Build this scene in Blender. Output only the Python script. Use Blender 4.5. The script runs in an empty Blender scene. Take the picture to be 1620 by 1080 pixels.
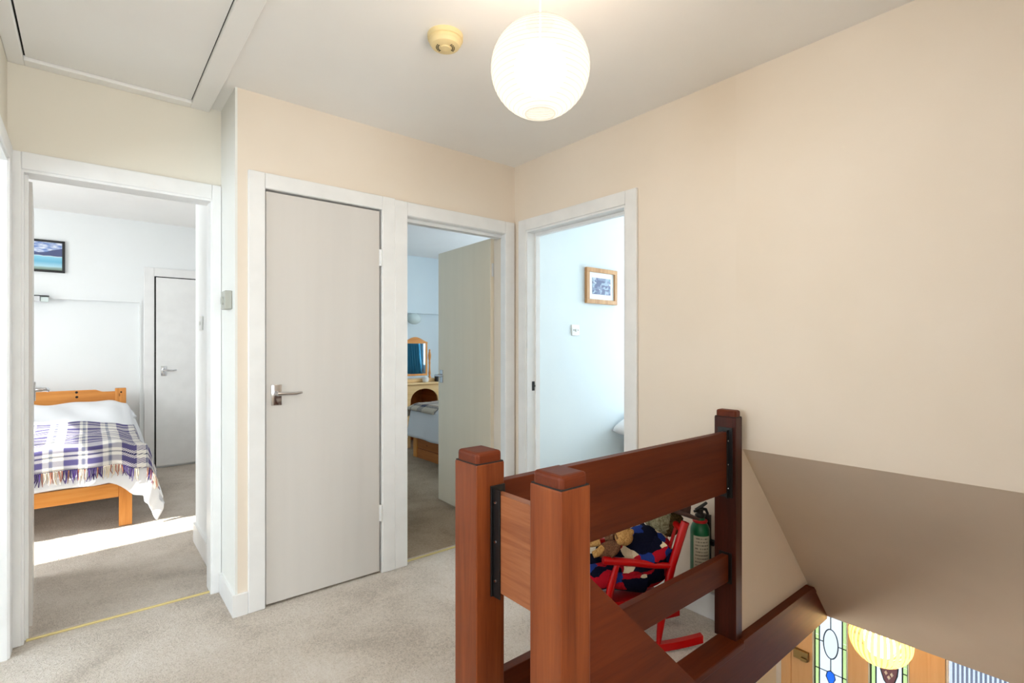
import bpy, bmesh, math, random
from mathutils import Vector, Matrix
random.seed(7)
PI = math.pi
S = bpy.context.scene
C = S.collection

# ---------------------------------------------------------------- camera
YAW = math.atan2(.6377, .7703)
cd = bpy.data.cameras.new('camera'); cam = bpy.data.objects.new('camera', cd); C.objects.link(cam)
cam.location = (0, 0, 1.24); cam.rotation_euler = (PI/2, 0, -YAW)
cd.sensor_width = 36; cd.lens = 36*810.5/1620; cd.shift_y = 7/1620; cd.clip_start = .02
S.camera = cam
# ---------------------------------------------------------------- world, sun, window and fill light, exposure
S.view_settings.view_transform = 'Standard'; S.view_settings.look = 'None'
S.view_settings.gamma = 1; S.view_settings.use_curve_mapping = False
S.view_settings.exposure = 0.9
W = bpy.data.worlds.new('world'); S.world = W; W.use_nodes = True
wb = W.node_tree.nodes['Background']; wb.inputs[0].default_value = (.80, .90, 1, 1); wb.inputs[1].default_value = 1.0

def lamp(name, kind, loc, direction, energy, color, **kw):
    l = bpy.data.lights.new(name, kind); o = bpy.data.objects.new(name, l); C.objects.link(o)
    o.location = loc; o.rotation_euler = Vector(direction).to_track_quat('-Z', 'Y').to_euler()
    l.energy = energy; l.color = color
    for k, v in kw.items(): setattr(l, k, v)
    return o
ELEV = math.radians(31)
lamp('sun', 'SUN', (-6, 3, 5), (1, .11, -math.tan(ELEV)), 9.0, (1, .96, .90), angle=math.radians(.6))
def window_light(name, loc, d, w, h, e, col=(.84, .92, 1)):
    lamp(name, 'AREA', loc, d, e, col, shape='RECTANGLE', size=w, size_y=h)
window_light('window_light_bedroom_left', (-2.56, 4.45, 1.5), (1, 0, 0), 1.6, 1.25, 40, (.97, .98, 1))
window_light('window_light_bathroom', (-2.37, 1.45, 1.45), (1, 0, 0), 2.1, 1.2, 26, (.76, .89, 1))
window_light('window_light_bedroom_middle', (4.86, 4.1, 1.5), (-1, 0, 0), 1.5, 1.2, 31, (.78, .88, 1))
window_light('window_light_bedroom_right', (5.36, 1.95, 1.5), (-1, 0, 0), 1.1, 1.2, 44, (.86, .92, 1))
window_light('window_light_landing', (.25, -1.08, 1.5), (0, 1, 0), .9, 1.2, 24, (.93, .97, 1))  # fill light added behind the viewer, brightens the back wall
window_light('window_light_hall', (1.6, 2.38, -1.3), (0, -1, 0), 1.4, 1.1, 22, (1, .92, .82))  # added light, lifts the dim hall downstairs

# ---------------------------------------------------------------- materials
def srgb(r, g, b):
    f = lambda c: (c/255/12.92) if c/255 <= .04045 else ((c/255+.055)/1.055)**2.4
    return (f(r), f(g), f(b), 1)
class Mat:
    def __init__(s, name, col=(200, 200, 200), rough=.6, metal=0, spec=.5):
        s.m = bpy.data.materials.new(name); s.m.use_nodes = True; s.t = s.m.node_tree; s.n = s.t.nodes
        s.b = s.n['Principled BSDF']; s.out = s.n['Material Output']
        s.b.inputs['Base Color'].default_value = srgb(*col); s.b.inputs['Roughness'].default_value = rough
        s.b.inputs['Metallic'].default_value = metal; s.b.inputs['Specular IOR Level'].default_value = spec
    def new(s, k, **kw):
        n = s.n.new(k)
        for a, v in kw.items():
            if hasattr(n, a): setattr(n, a, v)
        return n
    def l(s, a, b): s.t.links.new(a, b)
    def coord(s, scale=(1, 1, 1), out='Object'):
        tc = s.new('ShaderNodeTexCoord'); mp = s.new('ShaderNodeMapping')
        mp.inputs['Scale'].default_value = scale; s.l(tc.outputs[out], mp.inputs[0]); return mp.outputs[0]
    def noise(s, vec, scale, detail=3, rough=.5, dist=0):
        n = s.new('ShaderNodeTexNoise'); n.inputs['Scale'].default_value = scale; n.inputs['Detail'].default_value = detail
        n.inputs['Roughness'].default_value = rough; n.inputs['Distortion'].default_value = dist
        if vec: s.l(vec, n.inputs['Vector'])
        return n.outputs[0]
    def ramp(s, fac, stops, const=False):
        r = s.new('ShaderNodeValToRGB'); e = r.color_ramp.elements
        if const: r.color_ramp.interpolation = 'CONSTANT'
        e[0].position = stops[0][0]; e[0].color = srgb(*stops[0][1]); e[1].position = stops[-1][0]; e[1].color = srgb(*stops[-1][1])
        for p, c in stops[1:-1]: x = e.new(p); x.color = srgb(*c)
        s.l(fac, r.inputs[0]); return r.outputs[0]
    def bump(s, h, strength=.2, dist=.002):
        b = s.new('ShaderNodeBump'); b.inputs['Strength'].default_value = strength; b.inputs['Distance'].default_value = dist
        s.l(h, b.inputs['Height']); s.l(b.outputs[0], s.b.inputs['Normal']); return b
    def base(s, c): s.l(c, s.b.inputs['Base Color'])
    def math(s, op, a, b=None):
        m = s.new('ShaderNodeMath', operation=op)
        for i, v in enumerate((a, b)):
            if v is None: continue
            if isinstance(v, (int, float)): m.inputs[i].default_value = v
            else: s.l(v, m.inputs[i])
        return m.outputs[0]

def paint_wall(name, c1, c2, rough=.8, bump=.12):
    a = Mat(name, c1, rough, spec=.25); v = a.coord()
    a.base(a.ramp(a.noise(v, 2.2, 4), [(.3, c1), (.75, c2)]))
    a.bump(a.noise(v, 160, 2), bump, .0008); return a.m
WALL = paint_wall('cream_wall_paint', (239, 226, 210), (235, 221, 203))
WALL_DAYLIT = paint_wall('pale_white_wall_paint', (240, 239, 233), (236, 235, 228))  # cream wall whitened, cool daylight from the left put into the colour
WALL_ALCOVE = paint_wall('pale_cream_wall_paint', (236, 229, 215), (232, 225, 210))  # cream paled to carry the blue light coming from the left
WALL_BED = paint_wall('pale_bedroom_wall_paint', (241, 243, 243), (238, 240, 239))
WALL_BLUE = paint_wall('cool_white_bedroom_wall_paint', (226, 236, 238), (221, 232, 236))
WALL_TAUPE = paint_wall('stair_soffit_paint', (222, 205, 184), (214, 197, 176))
WALL_HALL = paint_wall('hall_wall_paint', (238, 226, 205), (232, 220, 198))
CEIL = paint_wall('ceiling_paint', (248, 246, 242), (245, 242, 238), .9, .05)
def gloss(name, c, rough=.35, grain=None):
    a = Mat(name, c, rough, spec=.45)
    v = a.coord((1, 1, .06) if grain else (1, 1, 1))
    a.bump(a.noise(v, 220 if grain else 60, 3), .06 if grain else .04, .0006)
    c2 = tuple(max(0, q-7) for q in c); a.base(a.ramp(a.noise(v, 9, 3), [(.35, c), (.8, c2)])); return a.m
TRIM = gloss('white_gloss_woodwork', (241, 240, 238))
DOOR_WARM_LIT = gloss('cream_door_paint', (244, 231, 208), .4, True)  # same off-white door, warm lamp light mixed into its colour
DOOR = gloss('off_white_door_paint', (218, 213, 207), .4, True)
def carpet(name, cols):
    a = Mat(name, cols[0], .98, spec=.05); v = a.coord()
    n1 = a.noise(v, 2.6, 4, .55, .4); n2 = a.noise(v, 170, 3, .7); n3 = a.noise(v, 70, 2, .6)
    mx = a.math('ADD', a.math('MULTIPLY', n1, .45), a.math('MULTIPLY', n2, .46)); mx = a.math('ADD', mx, a.math('MULTIPLY', n3, .2))
    a.base(a.ramp(mx, [(.43, cols[1]), (.555, cols[0]), (.68, cols[2])]))
    a.bump(a.math('ADD', n2, n3), 1.0, .010)
    try: a.b.inputs['Sheen Weight'].default_value = .15
    except Exception: pass
    return a.m
CARPET = carpet('beige_cut_pile_carpet', [(228, 214, 198), (192, 177, 161), (243, 232, 220)])
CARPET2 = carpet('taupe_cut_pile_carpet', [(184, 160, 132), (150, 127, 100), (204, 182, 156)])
def wood(name, dark, mid, light, axis, rough=.3, knots=False, scale=1.0, coat=.1):
    a = Mat(name, mid, rough, spec=.22)
    sc = [22*scale]*3; sc[axis] = 1.3*scale
    v = a.coord(tuple(sc)); n1 = a.noise(v, 1.0, 5, .6, .9)
    v2 = a.coord(tuple(14*q for q in sc)); n2 = a.noise(v2, .6, 2, .5)
    big = a.noise(a.coord((2, 2, 2)), 1.1, 2)
    f = a.math('ADD', a.math('MULTIPLY', n1, .6), a.math('MULTIPLY', n2, .14)); f = a.math('ADD', f, a.math('MULTIPLY', big, .26))
    col = a.ramp(f, [(.29, dark), (.5, mid), (.74, light)])
    if knots:
        vo = a.new('ShaderNodeTexVoronoi'); vo.inputs['Scale'].default_value = 1
        k = [14.]*3; k[axis] = 5.; a.l(a.coord(tuple(k)), vo.inputs['Vector'])
        kn = a.ramp(vo.outputs['Distance'], [(0, (90, 45, 20)), (.07, (120, 62, 25)), (.12, (255, 255, 255)), (1, (255, 255, 255))])
        mx = a.new('ShaderNodeMix', data_type='RGBA', blend_type='MULTIPLY'); mx.inputs['Factor'].default_value = .6
        a.l(col, mx.inputs['A']); a.l(kn, mx.inputs['B']); col = mx.outputs['Result']
    a.base(col); a.bump(n2, .05, .0005)
    a.b.inputs['Coat Weight'].default_value = coat; a.b.inputs['Coat Roughness'].default_value = .18
    return a.m
MD, MM, ML = (78, 28, 8), (118, 56, 25), (146, 79, 40)
MAHOG_Z = wood('varnished_mahogany_upright_grain', MD, MM, ML, 2, .36, coat=.08)
MAHOG_X = wood('varnished_mahogany_long_grain', (70, 22, 3), (94, 36, 9), (112, 48, 16), 0, .5, coat=.03)
MAHOG_SHADED = wood('dark_mahogany_end_post', (40, 14, 8), (66, 26, 16), (88, 38, 24), 2, .36, coat=.1)  # same mahogany, the end post's shade put into darker colours
MAHOG_Y = wood('varnished_mahogany_short_rail', (116, 60, 36), (150, 90, 56), (176, 114, 76), 1, .36, scale=1.5, coat=.08)
PINE_X = wood('honey_pine_grain_across', (196, 118, 50), (222, 148, 72), (236, 172, 98), 0, .35, True)
PINE_Z = wood('honey_pine_grain_upright', (200, 122, 54), (224, 150, 76), (238, 176, 104), 2, .35, True)
PINE_Y = wood('warm_pine_grain_lengthwise', (150, 80, 34), (184, 108, 52), (204, 132, 72), 1, .35, True)
PINE_PALE = wood('pale_pine_dressing_table', (214, 166, 104), (232, 192, 134), (242, 208, 156), 0, .35)
OAK_FRAME = wood('light_oak_picture_frame', (170, 122, 78), (196, 150, 104), (214, 174, 130), 2, .4)
HALLWOOD = wood('tan_painted_hall_woodwork', (222, 178, 128), (234, 194, 146), (241, 205, 162), 2, .5, coat=.1)
CHROME = Mat('chrome_plating', (205, 205, 208), .16, 1).m
BRASS = Mat('aged_brass', (150, 128, 84), .35, 1).m
BLACK = Mat('black_painted_metal', (14, 13, 13), .4).m
BLACKP = Mat('black_moulded_plastic', (26, 24, 24), .45).m
WPLAST = Mat('white_moulded_plastic', (232, 234, 232), .35).m
GPLAST = Mat('grey_beige_thermostat_plastic', (176, 176, 166), .45).m
CPLAST = Mat('yellowed_alarm_plastic', (236, 214, 160), .45).m
DARK = Mat('dark_slot', (25, 20, 18), .9).m
GOLD = Mat('gold_carpet_bar', (224, 204, 140), .45, .3).m
RED = Mat('glossy_red_enamel', (176, 3, 5), .3, spec=.35); RED.b.inputs['Coat Weight'].default_value = .15; RED = RED.m
REDP = Mat('red_plastic', (190, 24, 24), .4).m
GREEN = Mat('green_enamel_cylinder', (12, 96, 58), .3).m
HAT = Mat('brown_felt', (72, 46, 38), .9); HAT.bump(HAT.noise(HAT.coord(), 300), .4, .002); HAT = HAT.m
def fuzzy(name, c1, c2, sc=180):
    a = Mat(name, c1, .95, spec=.1); v = a.coord(); n = a.noise(v, sc, 3, .7)
    a.base(a.ramp(n, [(.35, c2), (.65, c1)])); a.bump(n, .8, .004); return a.m
TEDDY = fuzzy('golden_plush_fur', (196, 152, 92), (150, 106, 58))
TEDDY2 = fuzzy('brown_plush_fur', (120, 82, 56), (84, 54, 38))
BEIGE = fuzzy('beige_woolly_fur', (190, 168, 128), (146, 124, 88))
FACE = fuzzy('grey_beige_woven_wool', (150, 142, 112), (96, 88, 62), 120)
HAIR = fuzzy('olive_brown_wool_hair', (92, 74, 40), (44, 32, 16), 90)
def fabric(name, c, rough=.9, scale=25):
    a = Mat(name, c, rough, spec=.15); v = a.coord()
    a.bump(a.math('ADD', a.noise(v, scale, 3), a.math('MULTIPLY', a.noise(v, 600, 1), .15)), .35, .008); return a.m
WHITE_COTTON = fabric('white_cotton', (240, 241, 244), .85, 9)
QUILT = fabric('white_quilted_coverlet', (216, 214, 214), .9, 60)
def knit():
    a = Mat('patterned_knit', (14, 16, 34), .95, spec=.1); v = a.coord((1, 1, 1.5))
    nz = a.new('ShaderNodeTexNoise'); nz.inputs['Scale'].default_value = 16; a.l(v, nz.inputs['Vector'])
    mx = a.new('ShaderNodeMix', data_type='VECTOR'); mx.inputs['Factor'].default_value = .05
    a.l(v, mx.inputs['A']); a.l(nz.outputs['Color'], mx.inputs['B'])
    vo = a.new('ShaderNodeTexVoronoi'); vo.inputs['Scale'].default_value = 19; a.l(mx.outputs['Result'], vo.inputs['Vector'])
    sp = a.new('ShaderNodeSeparateColor'); a.l(vo.outputs['Color'], sp.inputs[0])
    N, R_, B_, G_, K = (12, 14, 32), (168, 18, 34), (32, 52, 118), (26, 74, 66), (214, 192, 158)
    c = a.ramp(sp.outputs[0], [(0, N), (.40, R_), (.66, N), (.74, B_), (.81, N), (.89, K), (.97, G_)], True)
    a.base(c); wv = a.new('ShaderNodeTexWave'); wv.inputs['Scale'].default_value = 60; a.l(v, wv.inputs['Vector'])
    a.bump(wv.outputs[1] if len(wv.outputs) > 1 else wv.outputs[0], .5, .002); return a.m
KNIT = knit()
def plaid(name, bands_u, bands_v, base, thread=90):
    """woven check from UV: u and v in metres"""
    a = Mat(name, base, .95, spec=.1); tc = a.new('ShaderNodeTexCoord'); sp = a.new('ShaderNodeSeparateXYZ'); a.l(tc.outputs['UV'], sp.inputs[0])
    def rep(o, period): return a.math('FRACT', a.math('DIVIDE', o, period))
    cu = a.ramp(rep(sp.outputs[0], bands_u[0]), bands_u[1], True); cv = a.ramp(rep(sp.outputs[1], bands_v[0]), bands_v[1], True)
    sm = a.math('ADD', sp.outputs[0], sp.outputs[1])
    chk = a.math('GREATER_THAN', a.math('FRACT', a.math('MULTIPLY', sm, thread)), .5)
    mx = a.new('ShaderNodeMix', data_type='RGBA'); a.l(chk, mx.inputs['Factor']); a.l(cu, mx.inputs['A']); a.l(cv, mx.inputs['B'])
    a.base(mx.outputs['Result']); a.bump(a.noise(a.coord(out='UV'), 300, 2), .6, .003); return a.m
PU, CR, GY, NV = (92, 86, 130), (232, 227, 220), (140, 146, 156), (52, 56, 84)
THROW = plaid('purple_grey_cream_wool_check',
              (.30, [(0, PU), (.26, CR), (.36, GY), (.42, CR), (.60, PU), (.84, CR), (.9, GY), (.96, CR)]),
              (.26, [(0, PU), (.14, CR), (.24, PU), (.34, CR), (.5, CR), (.62, PU), (.8, CR), (.88, NV), (.92, CR)]), CR)
THROW2 = plaid('brown_blue_tartan_wool',
               (.17, [(0, (198, 184, 164)), (.3, (48, 56, 78)), (.5, (150, 128, 112)), (.66, (216, 206, 190)), (.8, (60, 62, 74)), (.92, (150, 96, 84))]),
               (.5, [(0, (190, 176, 160)), (.5, (90, 92, 104)), (.7, (190, 176, 160)), (.95, (60, 66, 84))]), CR)
def curtain_mat():
    a = Mat('teal_curtain_cloth', (36, 116, 148), .85); a.b.inputs['Sheen Weight'].default_value = .2
    a.bump(a.noise(a.coord(), 200), .2, .002); return a.m
TEAL = curtain_mat()
def emis(name, col, st):
    a = Mat(name, (255, 255, 255)); e = a.new('ShaderNodeEmission'); e.inputs[0].default_value = col; e.inputs[1].default_value = st
    a.l(e.outputs[0], a.out.inputs[0]); return a.m
def paper_mat():
    a = Mat('lit_rice_paper', (255, 255, 255)); t = a.new('ShaderNodeBsdfTransparent'); t.inputs[0].default_value = (1, .97, .92, 1)
    e = a.new('ShaderNodeEmission'); e.inputs[0].default_value = (1, .90, .74, 1); e.inputs[1].default_value = .92
    m = a.new('ShaderNodeMixShader'); m.inputs[0].default_value = .5; a.l(t.outputs[0], m.inputs[1]); a.l(e.outputs[0], m.inputs[2]); a.l(m.outputs[0], a.out.inputs[0]); return a.m
PAPER = paper_mat()
BULB = emis('lit_lamp_glass', (1, .79, .62, 1), 24)
RIB = emis('lit_lantern_wire', (1, .88, .68, 1), .52)
GLOW = emis('lit_bulb_glass', (1, .76, .42, 1), 12.0)
def pane(name, col, frost=.25, haze=(240, 245, 255)):
    a = Mat(name, (255, 255, 255)); t = a.new('ShaderNodeBsdfTransparent'); t.inputs[0].default_value = srgb(*col)
    d = a.new('ShaderNodeBsdfTranslucent'); d.inputs[0].default_value = srgb(*col); g = a.new('ShaderNodeBsdfGlossy'); g.inputs['Roughness'].default_value = .08
    m1 = a.new('ShaderNodeMixShader'); m1.inputs[0].default_value = frost; a.l(t.outputs[0], m1.inputs[1]); a.l(d.outputs[0], m1.inputs[2])
    m2 = a.new('ShaderNodeMixShader'); m2.inputs[0].default_value = .05; a.l(m1.outputs[0], m2.inputs[1]); a.l(g.outputs[0], m2.inputs[2])
    a.l(m2.outputs[0], a.out.inputs[0]); return a.m
CLEAR = pane('clear_window_glass', (250, 252, 252), 0)
OBSC = pane('obscured_window_glass', (235, 240, 245), .95)
G_WHITE = pane('pale_leaded_glass', (246, 250, 255), .25)
G_GREEN = pane('lime_leaded_glass', (228, 243, 200), .25)
G_BLUE = pane('blue_leaded_glass', (110, 170, 245), .25)
G_PLUM = pane('plum_leaded_glass', (170, 140, 140), .25)
G_OVAL = pane('rippled_oval_glass', (242, 246, 252), .25)
LEAD = Mat('dark_lead_came', (52, 66, 70), .5, .6).m
SHADEG = Mat('frosted_white_glass_globe', (214, 226, 222), .25).m
def slat_mat():
    a = Mat('glowing_veneer_strip', (236, 196, 110), .6)
    d = a.new('ShaderNodeBsdfTranslucent'); d.inputs[0].default_value = srgb(255, 219, 142)
    m = a.new('ShaderNodeMixShader'); m.inputs[0].default_value = .6; a.l(a.b.outputs[0], m.inputs[1]); a.l(d.outputs[0], m.inputs[2]); a.l(m.outputs[0], a.out.inputs[0]); return a.m
SLAT = slat_mat()
MIRROR = Mat('silvered_mirror', (235, 240, 240), .02, 1).m

# ---------------------------------------------------------------- mesh helpers (world coordinates unless told otherwise)
def box(bm, x0, x1, y0, y1, z0, z1, bev=0, seg=2):
    vs = [bm.verts.new(p) for p in ((x0,y0,z0),(x1,y0,z0),(x1,y1,z0),(x0,y1,z0),(x0,y0,z1),(x1,y0,z1),(x1,y1,z1),(x0,y1,z1))]
    fs = [bm.faces.new([vs[i] for i in q]) for q in ((0,3,2,1),(4,5,6,7),(0,1,5,4),(1,2,6,5),(2,3,7,6),(3,0,4,7))]
    if bev:
        es = list({e for f in fs for e in f.edges})
        bmesh.ops.bevel(bm, geom=es, offset=bev, segments=seg, profile=.5, affect='EDGES', clamp_overlap=True)
def tube(bm, pts, rad, n=10, cap=True):
    """pts: list of vectors, rad: float or list"""
    pts = [Vector(p) for p in pts]; rs = rad if isinstance(rad, (list, tuple)) else [rad]*len(pts); rings = []
    prev = None
    for i, p in enumerate(pts):
        d = (pts[min(i+1, len(pts)-1)]-pts[max(i-1, 0)]).normalized()
        if prev is None:
            a = d.cross(Vector((0, 0, 1)));
            if a.length < .1: a = d.cross(Vector((1, 0, 0)))
            a.normalize()
        else:
            a = (prev - d*prev.dot(d)).normalized()
        prev = a; b = d.cross(a)
        rings.append([bm.verts.new(p+(a*math.cos(2*PI*k/n)+b*math.sin(2*PI*k/n))*rs[i]) for k in range(n)])
    for r0, r1 in zip(rings, rings[1:]):
        for k in range(n): bm.faces.new((r0[k], r0[(k+1)%n], r1[(k+1)%n], r1[k]))
    if cap: bm.faces.new(rings[0][::-1]); bm.faces.new(rings[-1])
def lathe(bm, prof, cx=0, cy=0, cz=0, n=24, M=None, cap=True):
    rings = []
    for r, z in prof:
        ring = []
        for k in range(n):
            p = Vector((r*math.cos(2*PI*k/n), r*math.sin(2*PI*k/n), z))
            if M: p = M @ p
            ring.append(bm.verts.new(p+Vector((cx, cy, cz))))
        rings.append(ring)
    for r0, r1 in zip(rings, rings[1:]):
        for k in range(n): bm.faces.new((r0[k], r0[(k+1)%n], r1[(k+1)%n], r1[k]))
    if cap: bm.faces.new(rings[0][::-1]); bm.faces.new(rings[-1])
def ball(bm, c, r, n=20, m=12, M=None, f=None):
    """ellipsoid, r tuple; M rotates, f optional displacement(dir)->scale"""
    if not isinstance(r, tuple): r = (r, r, r)
    rings = []
    for i in range(m+1):
        th = PI*i/m; ring = []
        for k in range(n if 0 < i < m else 1):
            ph = 2*PI*k/n; d = Vector((math.sin(th)*math.cos(ph), math.sin(th)*math.sin(ph), math.cos(th)))
            s = f(d) if f else 1
            p = Vector((d.x*r[0]*s, d.y*r[1]*s, d.z*r[2]*s))
            if M: p = M @ p
            ring.append(bm.verts.new(p+Vector(c)))
        rings.append(ring)
    for a, b in zip(rings, rings[1:]):
        for k in range(n):
            if len(a) == 1: bm.faces.new((a[0], b[k], b[(k+1)%n]))
            elif len(b) == 1: bm.faces.new((a[k], b[0], a[(k+1)%n]))
            else: bm.faces.new((a[k], b[k], b[(k+1)%n], a[(k+1)%n]))
def prism(bm, poly, axis, a, b):
    """poly of 2D points extruded along axis from a to b"""
    def P(u, v, w):
        return ((w, u, v), (u, w, v), (u, v, w))[axis]
    A = [bm.verts.new(P(u, v, a)) for u, v in poly]; B = [bm.verts.new(P(u, v, b)) for u, v in poly]
    n = len(poly); bm.faces.new(A[::-1]); bm.faces.new(B)
    for k in range(n): bm.faces.new((A[k], A[(k+1)%n], B[(k+1)%n], B[k]))
def grid(bm, fn, nu, nv, uvfn=None, thick=0):
    vs = [[bm.verts.new(fn(i/nu, j/nv)) for j in range(nv+1)] for i in range(nu+1)]
    uvl = bm.loops.layers.uv.verify() if uvfn else None
    for i in range(nu):
        for j in range(nv):
            f = bm.faces.new((vs[i][j], vs[i+1][j], vs[i+1][j+1], vs[i][j+1])); f.smooth = True
            if uvl:
                for l, (a, b) in zip(f.loops, ((i, j), (i+1, j), (i+1, j+1), (i, j+1))): l[uvl].uv = uvfn(a/nu, b/nv)
def B(): return bmesh.new()
def wmat(o):
    m = Matrix.LocRotScale(o.location, o.rotation_euler, o.scale)
    return wmat(o.parent) @ m if o.parent else m
def obj(name, bm, mat, parent=None, world=True, smooth=False, flat_norm=True):
    bmesh.ops.recalc_face_normals(bm, faces=bm.faces[:])
    me = bpy.data.meshes.new(name); o = bpy.data.objects.new(name, me); C.objects.link(o)
    if parent:
        o.parent = parent
        if world: bmesh.ops.transform(bm, matrix=wmat(parent).inverted(), verts=bm.verts[:])
    elif world:
        xs = [v.co.x for v in bm.verts]; ys = [v.co.y for v in bm.verts]; zs = [v.co.z for v in bm.verts]
        c = Vector(((min(xs)+max(xs))/2, (min(ys)+max(ys))/2, min(zs)))
        bmesh.ops.translate(bm, vec=-c, verts=bm.verts[:]); o.location = c
    if smooth:
        for f in bm.faces: f.smooth = True
    bm.to_mesh(me); bm.free(); me.materials.append(mat)
    if smooth == 'auto':
        try: me.set_sharp_from_angle(angle=math.radians(40))
        except Exception: pass
    return o
def tag(o, label, cat, group=None, kind=None):
    o['label'] = label
    if cat: o['category'] = cat
    if group: o['group'] = group
    if kind: o['kind'] = kind
    return o
def root(name, loc, label, cat, rz=0, group=None, kind=None):
    o = bpy.data.objects.new(name, None); C.objects.link(o); o.location = loc; o.rotation_euler = (0, 0, rz)
    o.empty_display_size = .1
    return tag(o, label, cat, group, kind)
def struct(name, bm, mat, label, cat='wall'):
    return tag(obj(name, bm, mat), label, cat, kind='structure')
def boxes(*bs):
    bm = B()
    for b in bs: box(bm, *b)
    return bm
def bobj(name, mat, parent, *a, bev=0, **k):
    bm = B(); box(bm, *a, bev=bev); return obj(name, bm, mat, parent, **k)
def copy_tree(o, parent=None):
    c = o.copy(); C.objects.link(c); c.parent = parent
    for ch in list(o.children): copy_tree(ch, c)
    return c

# ================================================================ STRUCTURE
HC = 2.428                       # landing ceiling
XR = 2.19                        # right wall face
YB, YC = 2.62, 2.94              # wall with the cupboard / recessed wall
XL = -.255
# floors
SL = -.23                        # underside of the landing slab
struct('floor', boxes((XL-.1, .80, -1.1, 1.10, SL+.005, 0), (XL-.1, XR+.1, 1.10, YB+.07, SL+.005, 0), (XL-.1, .53, YB+.07, YC+.06, SL+.005, 0)), CARPET, 'beige carpeted landing floor', 'floor')
struct('floor.001', boxes((-2.55, 1.30, YC+.06, 6.45, SL+.005, -.002), ), CARPET, 'sunlit carpet of the left bedroom', 'floor')
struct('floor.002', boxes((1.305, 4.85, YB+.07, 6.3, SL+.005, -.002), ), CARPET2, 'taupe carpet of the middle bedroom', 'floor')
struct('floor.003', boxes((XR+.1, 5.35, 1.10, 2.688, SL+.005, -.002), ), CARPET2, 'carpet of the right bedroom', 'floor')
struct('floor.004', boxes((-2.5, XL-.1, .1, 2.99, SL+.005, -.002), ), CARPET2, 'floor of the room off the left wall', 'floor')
struct('floor.005', boxes((-.5, 4.3, -.3, 2.4, -2.75, -2.63)), CARPET2, 'downstairs hall floor', 'floor')
# ceilings
struct('ceiling', boxes((XL-.1, XR+.1, -1.1, 2.77, HC, HC+.15), (XL-.1, .53, 2.77, YC+.1, HC, HC+.15)), CEIL, 'white landing ceiling', 'ceiling')
struct('ceiling.001', boxes((-2.55, 1.30, YC+.1, 6.45, 2.485, 2.63)), CEIL, 'white ceiling of the left bedroom', 'ceiling')
struct('ceiling.002', boxes((1.305, 4.9, 2.77, 6.3, 2.44, 2.58)), CEIL, 'cool white ceiling of the middle bedroom', 'ceiling')
struct('ceiling.003', boxes((XR+.1, 5.4, 1.0, 2.77, 2.44, 2.58)), CEIL, 'ceiling of the right bedroom', 'ceiling')
struct('ceiling.004', boxes((-2.55, XL-.1, .0, YC+.1, 2.44, 2.58)), CEIL, 'ceiling of the room off the left wall', 'ceiling')
struct('ceiling.005', boxes((3.10, 4.3, -.3, 2.4, SL, SL+.2), (.82, 3.10, 1.08, 2.4, SL-.02, SL)), CEIL, 'downstairs hall ceiling', 'ceiling')

def doorway_wall(x0, x1, holes, z0, z1, y0, y1, axis='x'):
    """wall running along x (or y) with full-height-to-z holes [(a,b,ztop)]"""
    bm = B(); cur = x0
    def bb(a, b, c, d):
        if b-a < 1e-4: return
        if axis == 'x': box(bm, a, b, y0, y1, c, d)
        else: box(bm, y0, y1, a, b, c, d)
    for a, b, zb, zt in holes:
        bb(cur, a, z0, z1); bb(a, b, zt, z1)
        if zb > z0: bb(a, b, z0, zb)
        cur = b
    bb(cur, x1, z0, z1); return bm
# back wall with cupboard and middle bedroom door
struct('wall_back', doorway_wall(.53, XR+.1, [(.63, 1.25, 0, 1.995), (1.375, 2.125, 0, 1.985)], 0, HC+.14, YB, YB+.14), WALL, 'cream back wall of the landing above the cupboard door and middle doorway')
# return piece by the alcove doorway
struct('wall_return', boxes((.52, .53, YB, YC+.1, 0, HC), (.53, .62, 2.762, 3.72, 0, 2.5)), WALL_DAYLIT, 'short side wall facing the alcove beside the cupboard')
# alcove wall with left bedroom doorway
struct('wall_alcove', doorway_wall(XL, .52, [(-.225, .489, 0, 1.985)], 0, HC+.1, YC, YC+.1), WALL_ALCOVE, 'cream wall above the left bedroom doorway')
# left wall with two openings to the room beyond, the nearer one added
struct('wall_left', doorway_wall(-1.1, YC+.1, [(.55, 1.45, 0, 2.0), (2.08, 2.84, 0, 1.985)], 0, HC+.1, XL-.1, XL, 'y'), WALL_ALCOVE, 'left landing wall')
# right wall: full height beyond the stair opening, bulkhead above it
struct('wall_right', doorway_wall(1.105, YB, [(1.694, 2.49, 0, 1.985)], 0, HC+.1, XR, XR+.1, 'y'), WALL, 'cream right wall around the right bedroom doorway')
struct('wall_right.001', boxes((XR, XR+.1, -1.1, 1.105, .793, HC+.1)), WALL, 'cream right wall above the stairs')
# wall below and behind: stair side wall beside the newel, in line with the landing edge
bm = B(); prism(bm, [(XR-.05, 0), (XR-.05, .793), (XR+.0, .793), (2.895, 0)], 1, 1.075, 1.145)
struct('wall_stair', bm, WALL, 'cream stair side wall tapering under the sloping soffit')
# sloping soffit
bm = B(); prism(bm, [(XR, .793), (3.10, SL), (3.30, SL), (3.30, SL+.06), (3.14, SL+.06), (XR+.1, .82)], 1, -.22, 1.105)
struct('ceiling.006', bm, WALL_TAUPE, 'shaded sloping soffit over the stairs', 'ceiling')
# walls round the stairwell
struct('wall_front', doorway_wall(XL-.1, .9, [(-.22, .72, .9, 2.1)], 0, HC+.1, -1.1, -1.0), WALL, 'landing wall behind the viewer')
struct('wall_front.001', boxes((.80, 3.3, -.22, -.12, -2.65, HC+.1), (.80, .9, -1.0, -.22, 0, HC+.1)), WALL, 'near side wall of the stairwell')
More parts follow.
